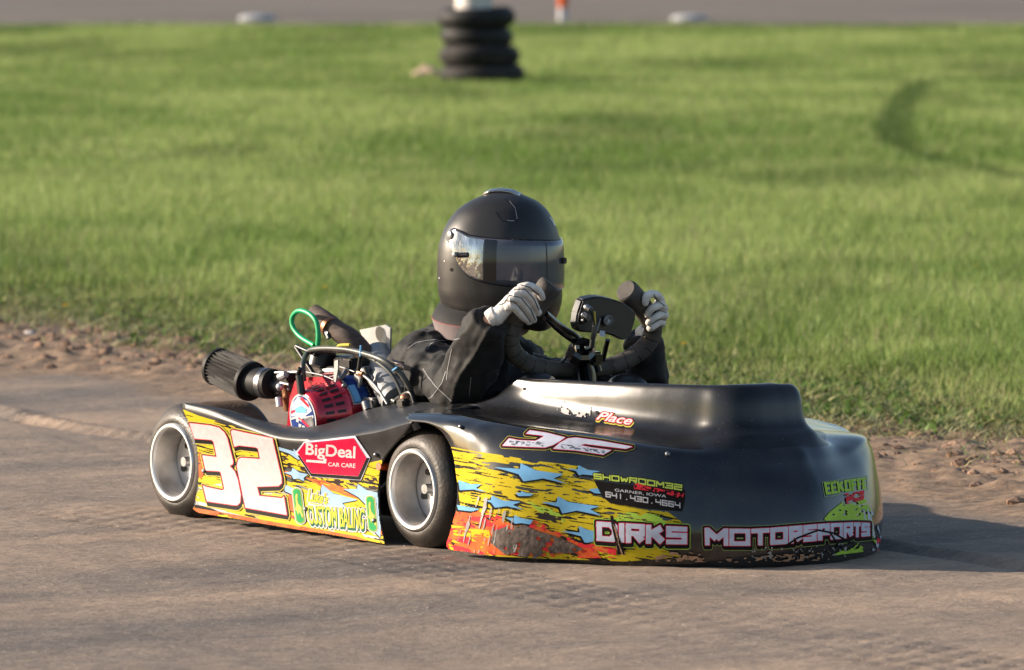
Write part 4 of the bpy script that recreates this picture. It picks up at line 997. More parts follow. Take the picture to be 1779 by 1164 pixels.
# block alphabet: strokes on a unit cell
GL = {'D': [(0,0,0,1),(0,1,.8,1),(.8,1,1,.8),(1,.8,1,.2),(1,.2,.8,0),(.8,0,0,0)], 'I': [(.5,0,.5,1)], 'R': [(0,0,0,1),(0,1,1,1),(1,1,1,.5),(1,.5,0,.5),(.55,.5,1,0)],
 'K': [(0,0,0,1),(.12,.5,.95,1),(.35,.6,1,0)], 'S': [(1,1,0,1),(0,1,0,.52),(0,.52,1,.52),(1,.52,1,0),(1,0,0,0)], 'M': [(0,0,0,1),(0,1,.5,.35),(.5,.35,1,1),(1,1,1,0)],
 'O': [(0,0,0,1),(0,1,1,1),(1,1,1,0),(1,0,0,0)], 'T': [(0,1,1,1),(.5,1,.5,0)], 'P': [(0,0,0,1),(0,1,1,1),(1,1,1,.42),(1,.42,0,.42)], 'H': [(0,0,0,1),(1,0,1,1),(0,.5,1,.5)],
 'W': [(0,1,.2,0),(.2,0,.5,.7),(.5,.7,.8,0),(.8,0,1,1)], '3': [(0,1,1,1),(1,1,1,0),(1,0,0,0),(.2,.5,1,.5)], '2': [(0,1,1,1),(1,1,1,.52),(1,.52,0,.52),(0,.52,0,0),(0,0,1,0)],
 'E': [(1,1,0,1),(0,1,0,0),(0,0,1,0),(0,.5,.8,.5)], 'F': [(1,1,0,1),(0,1,0,0),(0,.5,.8,.5)], 'N': [(0,0,0,1),(0,1,1,0),(1,0,1,1)], 'A': [(0,0,0,.7),(0,.7,.4,1),(.4,1,1,1),(1,1,1,0),(0,.45,1,.45)],
 'G': [(1,1,0,1),(0,1,0,0),(0,0,1,0),(1,0,1,.5),(1,.5,.5,.5)], '6': [(1,1,0,1),(0,1,0,0),(0,0,1,0),(1,0,1,.52),(1,.52,0,.52)], '4': [(0,1,0,.45),(0,.45,1,.45),(1,1,1,0)],
 '1': [(.5,0,.5,1)], '0': [(0,0,0,1),(0,1,1,1),(1,1,1,0),(1,0,0,0)], '.': [(.5,0,.5,.05)], ',': [(.5,.0,.4,-.15)], 'U': [(0,1,0,0),(0,0,1,0),(1,0,1,1)], 'C': [(1,1,0,1),(0,1,0,0),(0,0,1,0)],
 'B': [(0,0,0,1),(0,1,.9,1),(.9,1,.9,.52),(0,.52,1,.52),(1,.52,1,0),(1,0,0,0)], 'L': [(0,1,0,0),(0,0,1,0)], ' ': []}
def block(text, top, bot, tx, ty, pad=.0):
    """text in cells between matching points of the top and bottom lines"""
    n = len(text); segs = []
    same = len(top) == n + 1
    def wp(s_, t):
        if same: k = min(int(s_), n - 1); f = s_ - k
        else: q = s_ / n * (len(top) - 1); k = min(int(q), len(top) - 2); f = q - k
        a = (top[k][0] + (top[k + 1][0] - top[k][0]) * f, top[k][1] + (top[k + 1][1] - top[k][1]) * f)
        b = (bot[k][0] + (bot[k + 1][0] - bot[k][0]) * f, bot[k][1] + (bot[k + 1][1] - bot[k][1]) * f)
        return (b[0] + (a[0] - b[0]) * t, b[1] + (a[1] - b[1]) * t)
    for i, ch in enumerate(text):
        x0, x1 = wp(i, .5), wp(i + 1, .5); cw = math.hypot(x1[0] - x0[0], x1[1] - x0[1]); m_ = min(.45, (tx + pad) / cw)
        yt, yb = wp(i, 1), wp(i, 0); ch_h = math.hypot(yt[0] - yb[0], yt[1] - yb[1]); mv = min(.45, ty / ch_h)
        for a, b, c, d in GL[ch]:
            p = wp(i + m_ + a * (1 - 2 * m_), mv + b * (1 - 2 * mv)); q = wp(i + m_ + c * (1 - 2 * m_), mv + d * (1 - 2 * mv)); segs.append((*p, *q))
    return sd_box(segs, tx, ty)
def fonttext(text, TL, TR, BR, BL, shear=0, bold=0, xs_=1):
    cu = bpy.data.curves.new('t', 'FONT'); cu.body = text; cu.shear = shear; cu.offset = bold
    o_ = bpy.data.objects.new('t', cu); COL.objects.link(o_); dg = bpy.context.evaluated_depsgraph_get()
    me = bpy.data.meshes.new_from_object(o_.evaluated_get(dg)); bpy.data.objects.remove(o_)
    bm = bmesh.new(); bm.from_mesh(me); bmesh.ops.remove_doubles(bm, verts=bm.verts, dist=1e-5)
    X0 = min(v.co.x for v in bm.verts); X1 = max(v.co.x for v in bm.verts); Y0 = min(v.co.y for v in bm.verts); Y1 = max(v.co.y for v in bm.verts)
    def wp(c):
        s_ = (c.x - X0) / (X1 - X0); t = (c.y - Y0) / (Y1 - Y0)
        a = [TL[k] + (TR[k] - TL[k]) * s_ for k in (0, 1)]; b = [BL[k] + (BR[k] - BL[k]) * s_ for k in (0, 1)]
        return [b[k] + (a[k] - b[k]) * t for k in (0, 1)]
    segs = []
    for e in bm.edges:
        if len(e.link_faces) == 1: segs.append((*wp(e.verts[0].co), *wp(e.verts[1].co)))
    bm.free(); bpy.data.meshes.remove(me)
    def f(X, Y):
        d, i = sd_seg(X, Y, segs); return np.where(i, -d, d)
    return f
side_t = side_bvh; nose_t = nose_bvh
# ---------------- side panel print
z1 = lambda p: zc(p, 4.9417, 320, 720)
panel_o = sd_poly(left_e[::1] + bot_c[1:] + right_e[::-1][1:] + top_c[::-1][1:])
yel_reg = sd_poly([(316, 710), (345, 722), (400, 738), (440, 752), (474, 765), (482, 778), (505, 785), (560, 800), (630, 806), (664, 799), (662, 820), (656, 850), (660, 900), (670, 948), (345, 895), (332, 885), (345, 850), (344, 800), (330, 740)])
yel = inter(panel_o, yel_reg)
base = inter(yel, streak(34, 5.0, 14, .63, 26, 3))
brn = inter(panel_o, sd_poly(z1([(790, 265), (1000, 330), (1200, 560), (1650, 540), (1690, 640), (1500, 650), (1200, 600), (1100, 590), (870, 490), (810, 380)])), streak(8, 3.2, 12, .52, -26, 5))
blk_st = inter(yel, streak(30, 2.6, 14, .66, -26, 9))
ora = inter(panel_o, sd_poly([(334, 882), (400, 893), (480, 908), (560, 921), (620, 932), (640, 940), (600, 936), (480, 915), (345, 893)]), streak(40, 6, 9, .66, 26, 12))
ora2 = inter(panel_o, sd_poly(z1([(130, 280), (180, 480), (150, 560), (120, 520)]), z1([(900, 670), (950, 700), (960, 900), (1000, 930), (900, 880)]), z1([(1040, 540), (1200, 570), (1500, 670), (1520, 730), (1400, 700), (1180, 620)]), z1([(1660, 960), (1710, 1000), (1712, 1050), (1660, 1020)]), z1([(850, 480), (900, 490), (960, 550), (880, 525)])), streak(30, 3, 14, .62, 26, 15))
stars = inter(panel_o, sd_poly(z1([(855, 497), (925, 490), (935, 455), (1000, 500), (1070, 512), (1030, 545), (1040, 575), (985, 550), (945, 555), (925, 520)])))
stars2 = inter(panel_o, sd_poly(z1([(1190, 600), (1290, 680), (1500, 735), (1360, 762), (1400, 800), (1250, 790), (1180, 735), (1180, 640)]), z1([(1495, 595), (1570, 650), (1700, 680), (1690, 1060), (1640, 1010), (1660, 760), (1560, 770), (1500, 710), (1370, 640), (1490, 640)]), z1([(785, 268), (950, 315), (940, 290), (1000, 340), (990, 390), (900, 330), (800, 300)]), z1([(860, 595), (950, 640), (935, 690), (870, 660)])))
decal('panel_graphics', side, side_t, (312, 700, 700, 950), 1.0,
      [(base, M_yel), (brn, M_brown), (blk_st, M_sblk), (ora2, M_ora), (shift(union(stars, stars2), -1.5, 1.5), M_sblk), (union(stars, stars2), mat('pale_blue_print', (.26, .40, .55), .62, spec=.06)), (ora, M_ora)], .0005)
three = z1([(55,70),(230,90),(310,110),(355,150),(380,200),(430,400),(428,425),(400,442),(445,490),(470,560),(495,690),(490,760),(465,785),(430,783),(205,750),(170,610),(200,625),(340,655),(355,640),(325,500),(310,488),(195,482),(165,350),(290,365),(262,230),(245,215),(100,205)])
two = z1([(412,140),(425,128),(768,205),(845,540),(848,590),(820,615),(635,622),(655,702),(850,722),(866,705),(890,868),(535,805),(462,440),(475,385),(500,370),(662,380),(645,290),(625,278),(480,262),(440,275)])
num = sd_poly(three, two)
shadow = union(grow(num, 2.4), shift(grow(num, 1.2), 2.2, 3.6), shift(grow(num, 1.2), 1.5, 7), shift(grow(num, .5), 4, 2))
squig = inter(grow(num, -2.5), sd_poly([(362, 852), (420, 862), (420, 882), (360, 872)], [(430, 862), (495, 872), (500, 900), (430, 888)]), streak(3.2, 3.0, 20, .54, -14, 30, 2))
decal('number_decal', side, side_t, (322, 725, 512, 912), .8,
      [(inter(panel_o, grow(shadow, 1.6)), M_yelp), (inter(panel_o, shadow), M_sblk), (inter(panel_o, grow(num, 1.0)), M_dred), (inter(panel_o, num), M_wht2), (squig, M_steel)], .0028)
# hexagonal sponsor sticker
z2 = lambda p: zc(p, 5.822, 500, 750)
hexo = sd_poly(z2([(84, 205), (170, 100), (400, 78), (690, 42), (842, 262), (748, 492), (245, 455), (100, 235)]))
hexi = sd_poly(z2([(108, 205), (178, 112), (400, 92), (678, 62), (806, 262), (722, 450), (250, 418)]))
bd = fonttext('BigDeal', *z2([(195, 112), (697, 142), (692, 306), (190, 262)]), bold=.022)
ul = sd_poly(z2([(198, 278), (372, 290), (374, 268), (404, 270), (400, 318), (198, 302)]))
cc = fonttext('CAR CARE', *z2([(420, 306), (698, 320), (696, 366), (420, 346)]), bold=.012)
decal('sponsor_sticker', side, side_t, (512, 752, 648, 838), .6,
      [(hexo, M_lav), (inter(grow(hexo, -.7), sd_poly(z2([(100, 235), (840, 262), (742, 488), (245, 452)]))), M_sblk), (grow(hexi, .3), M_white), (hexi, M_crim), (union(bd, ul, cc), M_white)], .0024)
# baling sticker with two green ovals
lu = fonttext("Luke's", *z2([(210, 575), (418, 632), (415, 740), (213, 705)]), shear=.35, bold=.014)
cb = fonttext('CUSTOM BALING', *z2([(197, 748), (785, 785), (776, 992), (225, 932)]), bold=.0)
cb2 = union(cb, lu)
decal('custom_baling_sticker', side, side_t, (530, 845, 640, 935), .5,
      [(union(grow(cb2, 2.3), shift(grow(cb, 2.0), 2, 5)), M_white), (union(grow(cb2, .9), *[shift(grow(cb, .7), .5 * k, 1.4 * k) for k in (1, 2, 3)]), M_dgrn), (grow(cb2, .2), mat('bright_yellow', (.60, .54, .04), .62, spec=.06))], .0024)
def oval(cx, cy, a, b, tl):
    def f(X, Y):
        x = X - cx - (Y - cy) * tl; return np.hypot(np.abs(x), np.maximum(np.abs(Y - cy) - (b - a), 0)) - a
    return f
for k, (cx, cy, tl) in enumerate(((520.3, 879.3, .12), (647.3, 893.0, .09))):
    o1 = oval(cx, cy, 9.3, 33, tl)
    dx, dy = cx - 520.3, cy - 879.3
    deer = sd_poly([(x + dx, y + dy) for x, y in z2([(100, 625), (112, 640), (108, 690), (120, 735), (150, 770), (150, 815), (166, 850), (160, 880), (140, 830), (122, 815), (118, 850), (100, 800), (88, 795), (96, 740), (92, 690), (90, 650)])])
    decal('green_oval_sticker', side, side_t, (cx - 14, cy - 38, cx + 14, cy + 38), .5, [(o1, M_white), (grow(o1, -1.2), M_grn), (minus(grow(o1, -2.0), grow(o1, -2.9)), M_yelp), (grow(o1, -2.9), M_grn), (deer, M_yelp)], .0026)
# ---------------- nose print
zn = lambda p: zc(p, 3.953, 770, 720)
ny = sd_poly(zn([(55, 222), (230, 255), (420, 282), (600, 315), (860, 345), (930, 352), (1040, 395), (1040, 450), (1110, 570), (1200, 615), (1400, 655), (1540, 668), (1640, 740), (1700, 800), (1690, 900), (1500, 920), (1640, 980), (1250, 1010), (1000, 1000), (700, 990), (30, 960), (0, 900), (80, 750), (120, 640), (75, 300)]))
ny_t = inter(ny, streak(46, 6.5, 10, .63, 30, 51), streak(16, 2.4, 8, .67, 16, 52))
lime = inter(sd_poly(zn([(560, 590), (700, 700), (900, 760), (1050, 770), (1250, 900), (1640, 980), (1700, 800), (1640, 740), (1540, 668), (1400, 655), (1240, 620), (1200, 690), (900, 700)])), ny_t, streak(60, 30, 5, .5, -.1, 60))
bsk = inter(ny, streak(44, 2.4, 10, .68, -30, 57))
redp = inter(sd_poly(zn([(95, 655), (300, 660), (430, 715), (640, 728), (760, 790), (930, 880), (1040, 890), (1190, 905), (1190, 985), (980, 985), (400, 965), (25, 950), (0, 900), (60, 770)])), streak(16, 7, 20, .67, 26, 62))
yin = inter(sd_poly(zn([(60, 760), (320, 790), (330, 850), (80, 830)])), streak(22, 4, 5, .55, 26, 65))
sts = [zn(p) for p in ([(350,362),(530,375),(535,335),(640,385),(830,410),(760,440),(860,478),(690,440),(555,460),(520,410)], [(850,370),(925,378),(930,348),(990,380),(1090,392),(1030,400),(1040,420),(960,412),(935,420),(915,390)],
    [(110,450),(190,478),(270,480),(230,505),(310,535),(215,515),(120,520)], [(255,580),(330,590),(340,555),(410,590),(540,600),(480,620),(560,655),(440,630),(360,640),(335,605)], [(500,535),(535,540),(540,525),(570,538),(625,545),(600,560),(520,560)],
    [(665,600),(780,605),(790,562),(860,600),(1080,632),(1010,650),(1090,695),(920,660),(820,680),(800,635)], [(430,705),(490,712),(490,690),(540,712),(620,725),(600,755),(540,745),(500,750)], [(800,795),(940,810),(935,765),(990,790),(1040,800),(1035,870),(1000,878),(975,878),(950,835)], [(1000,515),(1075,505),(1085,545),(1040,540)], [(100,620),(180,635),(260,650),(200,665),(110,655)])]
stf = sd_poly(*sts)
scuff = inter(sd_poly(zn([(430, 770), (560, 757), (640, 795), (760, 830), (880, 880), (965, 925), (900, 948), (700, 950), (640, 985), (430, 960), (330, 880), (350, 800)])), streak(9, 12, 90, .64, 26, 70))
scr = inter(sd_poly(zn([(120, 540), (470, 600), (520, 960), (60, 940)])), streak(3, 26, 12, .67, -20, 72))
tear = sd_poly(zn([(1150, 690), (1172, 690), (1190, 780), (1268, 980), (1205, 980), (1190, 880), (1165, 780)]))
tear2 = inter(tear, streak(2.5, 20, -15, .54, -16, 75))
decal('nose_graphics', nose, nose_t, (764, 765, 1215, 980), 1.1,
      [(ny_t, M_yel), (lime, M_lime), (bsk, M_sblk), (redp, M_ora), (inter(redp, streak(14, 6, 10, .53, -22, 77)), M_dred), (yin, M_yel), (shift(stf, -3, 3), M_sblk), (stf, mat('sky_blue_print', (.15, .36, .60), .62, spec=.06)), (scuff, M_scuff), (scr, M_seam)], .0006)
dt = [(1036.5, 906), (1075, 908.5), (1087.5, 909.3), (1122, 911.5), (1157, 914), (1195, 916)]
db = [(1037.5, 938), (1075, 941), (1087.5, 942), (1122, 943.6), (1157, 944.6), (1195, 944.6)]
dk = block('DIRKS', dt, db, 4.6, 3.9, 1.0)
decal('sponsor_lettering', nose, nose_t, (1024, 896, 1206, 962), .8,
      [(union(grow(dk, 5.2), shift(grow(dk, 4.6), 1, 4.5)), M_lime), (union(grow(dk, 4.2), shift(grow(dk, 3.6), 1, 4.3)), M_sblk), (grow(dk, 1.2), M_crim), (dk, M_lav), (tear, M_sblk), (tear2, M_mud)], .0042)
mt = [(1223, 917), (1266, 918.5), (1304, 919), (1337, 917.5), (1369, 915), (1394, 913.2), (1418, 911), (1440, 909.6), (1462, 908.6), (1480, 908), (1493, 908), (1509, 909)]
mbm = [(1224, 946.5), (1266, 947.5), (1304, 947.5), (1337, 946), (1369, 944), (1394, 941), (1418, 939), (1440, 937), (1462, 935), (1480, 933.5), (1493, 932), (1509, 930)]
mo = union(block('MOTORSP', mt[:8], mbm[:8], 4.0, 3.7, .9), block('ORTS', mt[7:], mbm[7:], 2.5, 3.2, .7))
# narrower strokes where the nose turns away
gouge = sd_lines([[(1360, 950), (1385, 934), (1420, 921), (1445, 926), (1478, 944)], [(1440, 926), (1456, 950)]], 1.6)
decal('sponsor_lettering', nose, nose_t, (1208, 900, 1526, 968), .9,
      [(union(grow(mo, 4.9), shift(grow(mo, 4.3), 1, 4.2)), mat('dull_lime', (.22, .30, .08), .35)), (union(grow(mo, 4.0), shift(grow(mo, 3.4), 1, 4)), M_sblk), (grow(mo, 1.1), M_crim), (mo, M_lav), (gouge, M_sblk)], .0032)
zr = lambda p: zc(p, 4.655, 1180, 740)
lr = inter(sd_poly(zr([(1165, 755), (1210, 700), (1320, 612), (1345, 640), (1500, 592), (1540, 680), (1562, 800), (1590, 960), (1540, 900), (1500, 765), (1200, 775)]), zr([(1220, 1042), (1300, 1010), (1400, 985), (1440, 945), (1492, 990), (1480, 1015), (1250, 1045)])), streak(10, 5, -12, .64, 20, 80))
wh = inter(sd_poly(zr([(1440, 690), (1540, 650), (1600, 800), (1640, 960), (1560, 1010), (1500, 930), (1530, 800)])), streak(4, 14, -8, .52, -20, 83))
rdp = inter(sd_poly(zr([(1590, 900), (1640, 930), (1645, 1000), (1590, 1010)])), streak(6, 8, 0, .6, 20, 85))
decal('nose_graphics', nose, nose_t, (1420, 858, 1536, 972), .9, [(lr, M_lime), (wh, M_lav), (rdp, M_dred)], .0022)
ek = block('EEKOFFE', [(1430, 839), (1441, 838), (1452, 836.5), (1465, 835), (1477, 833.5), (1487, 832), (1496, 831), (1504, 830)], [(1434, 860), (1444, 858.5), (1455, 857), (1467, 855), (1479, 853), (1489, 851.5), (1497, 850.3), (1504, 849)], 1.7, 1.9, .6)
scp = inter(sd_poly([(1466, 858), (1500, 852), (1500, 868), (1470, 876)]), streak(5, 3.2, -10, .47, -16, 87))
decal('sponsor_lettering', nose, nose_t, (1422, 822, 1512, 880), .6, [(minus(sd_poly([(1427, 838), (1506, 826), (1508, 852), (1432, 865)]), sd_poly([(1428, 839), (1505, 827), (1507, 851), (1433, 864)])), mat('dull_lime', (.22, .30, .08))), (ek, M_lime), (scp, M_dred)], .0014)
# paint shop sticker
zs = lambda p: zc(p, 7.274, 1020, 810)
pb = sd_poly(zs([(90, 180), (350, 215), (600, 240), (1240, 300), (1235, 440), (1200, 570), (700, 530), (300, 470), (200, 390)]))
s1 = block('SHOWROOM32', zs([(80, 88), (645, 150), (1208, 238)]), zs([(85, 160), (640, 225), (1205, 312)]), 1.15, 1.15, .7)
scrp = inter(sd_poly(zs([(590, 240), (640, 215), (800, 265), (1230, 345), (1200, 420), (1150, 400), (950, 335), (600, 290)])), streak(3.6, 2.6, 10, .47, -16, 90, 3))
g1 = fonttext('GARNER, IOWA', *zs([(355, 282), (1005, 365), (1003, 408), (355, 325)]), bold=.01)
p1 = block('641.430.4664', zs([(232, 318), (700, 388), (1185, 462)]), zs([(235, 388), (700, 458), (1185, 535)]), .85, .9, .7)
decal('paint_shop_sticker', nose, nose_t, (1026, 818, 1200, 892), .6, [(pb, M_sblk), (grow(s1, 1.2), M_sblk), (s1, mat('yellow_lime', (.52, .62, .06), .3, coat=.3)), (scrp, M_dred), (union(g1, p1), M_white)], .0028)
# number on top of the nose
zh = lambda p: zc(p, 7.116, 860, 740)
h3 = zh([(385, 102), (430, 60), (640, 92), (870, 148), (800, 195), (720, 240), (620, 270), (470, 265), (95, 248), (175, 158), (300, 182), (500, 190), (540, 172), (612, 130), (560, 122)])
h2 = zh([(722, 285), (800, 215), (900, 160), (1000, 150), (1300, 190), (1700, 262), (1620, 288), (1110, 226), (1058, 242), (1180, 268), (1440, 303), (1342, 358), (1000, 305)])
hn = sd_poly(h3, h2)
decal('number_decal', nose, nose_t, (860, 742, 1112, 802), .7, [(grow(hn, 4.8), M_yelp), (grow(hn, 4.0), M_sblk), (grow(hn, .9), M_crim), (hn, M_lav), (inter(grow(hn, -1.5), sd_poly([(885, 766), (945, 768), (945, 777), (885, 775)], [(975, 772), (1050, 780), (1050, 790), (975, 780)]), streak(3, 1.6, 8, .54, -12, 93, 2)), M_steel)], .0009)
# wall lettering
zp = lambda p: zc(p, 9.883, 940, 680)
plc = fonttext('Place', *zp([(1010, 345), (1600, 440), (1545, 590), (950, 488)]), shear=.3, bold=.012)
blob = inter(sd_poly(zp([(290, 190), (400, 160), (520, 200), (860, 260), (850, 480), (680, 450), (420, 400), (280, 320)])), streak(7, 5, 10, .40, -16, 95, 3))  # white blotch for a printed word, its sun glint wash-out painted in
decal('sponsor_lettering', nose, nose_t, (962, 690, 1108, 748), .6, [(shift(grow(plc, 2.0), .6, 2.6), M_yelp), (grow(plc, 2.2), M_sblk), (grow(plc, 1.1), M_dred), (grow(plc, .1), M_white), (blob, mat('glint_white_print', (.45, .42, .40), .25, coat=.5))], .0009)
decal('hood_hole', nose, nose_t, (905, 670, 918, 682), .6, [(oval(911.5, 675.5, 2.6, 2.6, 0), M_sblk)], .0006)
decal('hood_hole', nose, nose_t, (1032, 711, 1044, 724), .6, [(oval(1038, 717, 2.8, 3.2, .2), M_sblk)], .0016)
decal('moulded_ring', nose, nose_t, (915, 697, 949, 728), .6, [(minus(oval(932, 712, 15, 13, 0), oval(932, 712, 14.4, 12.4, 0)), mat('ring_shade', (.05, .048, .045), .3))], .0006)
# scuffs, tape seam and dirt along the lower lip
decal('panel_seam', nose, nose_t, (766, 714, 1104, 780), .5, [(sd_lines([[(768, 718.5), (808, 722), (862, 733), (940, 749), (1000, 757), (1100, 775)]], .5), M_sblk)], .0009)
seam = sd_lines([[(768, 718.5), (808, 722), (862, 733), (940, 749), (1000, 757), (1100, 775)]], .45)
lipd = inter(sd_poly([(1140, 960), (1150, 958), (1205, 958), (1220, 962), (1225, 972), (1300, 967), (1350, 962), (1440, 958), (1440, 972), (1300, 976), (1140, 974)]), streak(7, 3, 0, .55, -16, 97))
nick = inter(sd_poly([(1300, 950), (1400, 948), (1470, 942), (1470, 968), (1300, 970)]), streak(4, 6, -35, .70, -14, 99))
decal('scratches', nose, nose_t, (760, 700, 1480, 980), 1.2, [(lipd, M_mud), (nick, M_seam)], .0052)

# dust specks, clay spatter and a few fasteners
for x_, y_, tgt, par in ((356.5, 818.5, side_t, side), (533, 885, side_t, side), (652, 905, side_t, side), (655, 790, side_t, side), (802, 742, nose_t, nose), (1160, 790, nose_t, nose)):
    d_ = rayK(x_, y_); h_, n_, _, _ = tgt[0].ray_cast(CO, d_, 40)
    if h_ is not None:
        if n_.dot(d_) > 0: n_ = -n_
        MB().use(M_steel).lathe([(0, .0052), (.006, .0050), (.0078, .0032), (.0082, 0)], h_, n_, 14).build('rivet', par)
# ================================================================== THE DRIVER
drv = empty('person', C0 + KU * -.5 + KV * VC, KROT)
tag(drv, 'driver in matte black full face helmet, black suit and white gloves, steering the kart', 'person')
DO = Vector((-.5, VC, 0))
def dchild(o_):            # objects built in kart coordinates, hung on the driver
    o_.location = -DO; return o_
SHR, SHL = Vector((-.415, .315, .385)), Vector((-.41, .60, .335))
ELR, ELL = P(790, 683, v=.235), P(1136, 660, v=.71)
WRR, WRL = SP(856, 553, -.005), SP(1112, 580, -.055)
HEADC = Vector((-.341, VC, .62))
def limbs(k):
    mb_ = MB(); b = k
    mb_.tube([(-.50, VC, .10), (-.49, VC, .20), (-.46, VC, .30), (-.43, VC, .38), (-.40, VC, .44)], [.105 + b, .10 + b, .115 + b, .10 + b, .055 + b], 24, 4, sx=1.25)
    mb_.tube([(-.43, VC, .40), SHR], [.07 + b, .055 + b], 16).tube([(-.43, VC, .40), SHL], [.07 + b, .055 + b], 16)
    for sh, el, wr in ((SHR, ELR, WRR), (SHL, ELL, WRL)):
        s_ = 1.0 if sh is SHR else .72; mb_.ball(sh, ((.055 + b) * s_, (.055 + b) * s_, (.052 + b) * s_), 10).tube([sh, sh.lerp(el, .5), el], [(.050 + b) * s_, (.047 + b) * s_, (.040 + b) * s_], 16, 4).ball(el, ((.040 + b) * s_,) * 3, 8)
    for s_ in (-1, 1):
        hip = Vector((-.47, VC + s_ * .08, .11)); kn = Vector((-.03, VC + s_ * .13, .26)); ft = Vector((.36, VC + s_ * .07, .11))
        mb_.tube([hip, hip.lerp(kn, .5), kn], [.075 + b, .066 + b, .05 + b], 16).ball(kn, (.05 + b,) * 3, 8).tube([kn, kn.lerp(ft, .4), ft], [.048 + b, .046 + b, .03 + b], 16).tube([ft, ft + Vector((.03, 0, .08))], [.033, .028], 12)
    return mb_
mb = limbs(-.008)
mb.tube([(-.40, VC, .40), (-.36, VC, .52)], [.048, .046], 16)
mb.ball(HEADC + Vector((0, 0, .0)), (.078, .070, .105), 14)
HF = Vector((.795, .6, 0)).normalized(); HRt = Vector((HF.y, -HF.x, 0))
mb.ball(HEADC + HF * .076 + Vector((0, 0, -.012)), (.014, .014, .018), 8)
for s_ in (-1, 1): mb.ball(HEADC + HRt * s_ * .074 + Vector((0, 0, -.005)), (.016, .016, .026), 6)
for el, wr in ((ELR, WRR), (ELL, WRL)): mb.tube([el, el.lerp(wr, .6), wr], [.030, .026, .021], 14)
body = dchild(remesh('body', mb, .006, M_skin, drv, 3)); body['label'] = 'driver seated with both hands up on the steering wheel'
for s_ in (-1, 1): dchild(MB().use(M_white).ball(HEADC + HF * .071 + HRt * s_ * .03 + Vector((0, 0, .012)), (.008, .008, .006), 8).build('eye', drv))
# suit
mb = limbs(.006)
for el, wr, q in ((ELR, WRR, 1), (ELL, WRL, 1)):
    d = (wr - el); mb.tube([el, el + d * .35, el + d * .7, el + d * .97], [.052, .056, .050, .040] if q == 1 and wr is WRR else [.038, .036, .034, .030], 18)
mb.ball(SHR + Vector((.0, -.005, .0)), (.07, .06, .055), 10).ball(SHL, (.05, .045, .04), 10)
mb.ball(P(745, 660, v=.27), (.06, .06, .07), 10)
mb.tube([SHR + Vector((-.06, 0, -.02)), P(735, 650, v=.30), P(760, 690, v=.28)], [.05, .06, .05], 14)
mb.tube([(-.44, .36, .415), (-.40, VC, .44), (-.40, .56, .395)], [.035, .055, .035], 16)
def folds(co, no):
    n1 = fbm(co[:, 0] * 16 + co[:, 2] * 9, co[:, 1] * 14 - co[:, 2] * 18, 4, 60) - .5
    ridged = 1 - np.abs(fbm(co[:, 0] * 11 - co[:, 2] * 14, co[:, 1] * 15 + co[:, 0] * 6, 3, 66) - .5) * 4
    return n1 * .018 + np.clip(ridged, 0, 1) ** 2 * .011
suit = dchild(remesh('suit', mb, .005, M_suit, drv, 5, folds)); suit['label'] = 'black racing suit with thin grey piping'
suit_bvh = bvh_of(suit)
dpar = empty('x'); bpy.data.objects.remove(dpar)
for ln in [[(708, 606), (722, 596), (742, 592), (760, 590)], [(742, 607), (748, 598), (762, 592), (790, 590), (800, 588)], [(735, 640), (744, 655), (758, 672), (785, 697)], [(775, 645), (768, 665), (750, 690), (744, 692)], [(785, 606), (778, 640), (776, 660)], [(925, 613), (938, 616), (952, 622), (968, 626)], [(958, 586), (972, 587), (985, 588)], [(815, 690), (818, 655)]]:
    xx = [p[0] for p in ln]; yy = [p[1] for p in ln]
    decal('piping', suit, suit_bvh, (min(xx) - 2, min(yy) - 2, max(xx) + 2, max(yy) + 2), .8, [(sd_lines([ln], .42), M_pipe)], .0010)

mb = MB().use(M_suit)
for el, wr in ((ELR, WRR), (ELL, WRL)):
    d = (wr - el).normalized(); mb.tube([wr - d * .045, wr - d * .02, wr - d * .004], [.040, .038, .036] if wr is WRR else [.031, .031, .030], 20, cap=False)
mb.build('cuff', suit, solid=.003)
# helmet
HZ = lambda y: HEADC.z + .1444 - (y - 333) * .00131
prof = [(333, 868, 2), (336, 874, 22), (341, 876, 38), (350, 875, 58), (363, 873, 76), (380, 871, 89), (400, 869.5, 99), (425, 868.5, 106), (450, 868, 108.5), (480, 868, 108.5), (510, 868.5, 107), (535, 869, 101), (556, 869, 92), (572, 869, 82), (580, 869, 76)]
def hprof(y):
    for (y0, c0, a0), (y1, c1, a1) in zip(prof[:-1], prof[1:]):
        if y <= y1 or y1 == 580:
            t = (y - y0) / (y1 - y0); return c0 + (c1 - c0) * t, a0 + (a1 - a0) * t
def hpt(th, y, off=0):
    c_, a_ = hprof(y); k = .00131; a = a_ * k + off; b = a * (.80 if y < 500 else .80 + .02 * (y - 500) / 80)
    ct, st = math.cos(th), math.sin(th); e = 2.3; r_ = (abs(ct) ** e + abs(st) ** e) ** (-1 / e)
    # chin bar pushes forward low down
    ch = max(0, ct) ** 3 * max(0, min(1, (y - 500) / 30)) * .006
    return HEADC + HF * ((c_ - 868) * k + a * ct * r_ + ch) + HRt * (b * st * r_) + Vector((0, 0, HZ(y) - HEADC.z))
NT = 96
rows = []; ysr = [333, 334.5, 336.5, 340, 345, 351, 358, 366, 375, 385, 395, 405, 415, 425, 437, 450, 462, 475, 488, 500, 511, 522, 533, 544, 553, 562]
for i, y in enumerate(ysr):
    row = []
    for k in range(NT):
        th = 2 * math.pi * k / NT; yb = 547 + 23 * math.cos(th); f = (y - 333) / (562 - 333); yy = 333 + (yb - 333) * f if y > 440 else y
        if y > 440: yy = 440 + (yb - 440) * (y - 440) / (562 - 440)
        row.append(hpt(th, yy))
    rows.append(row)
last = []
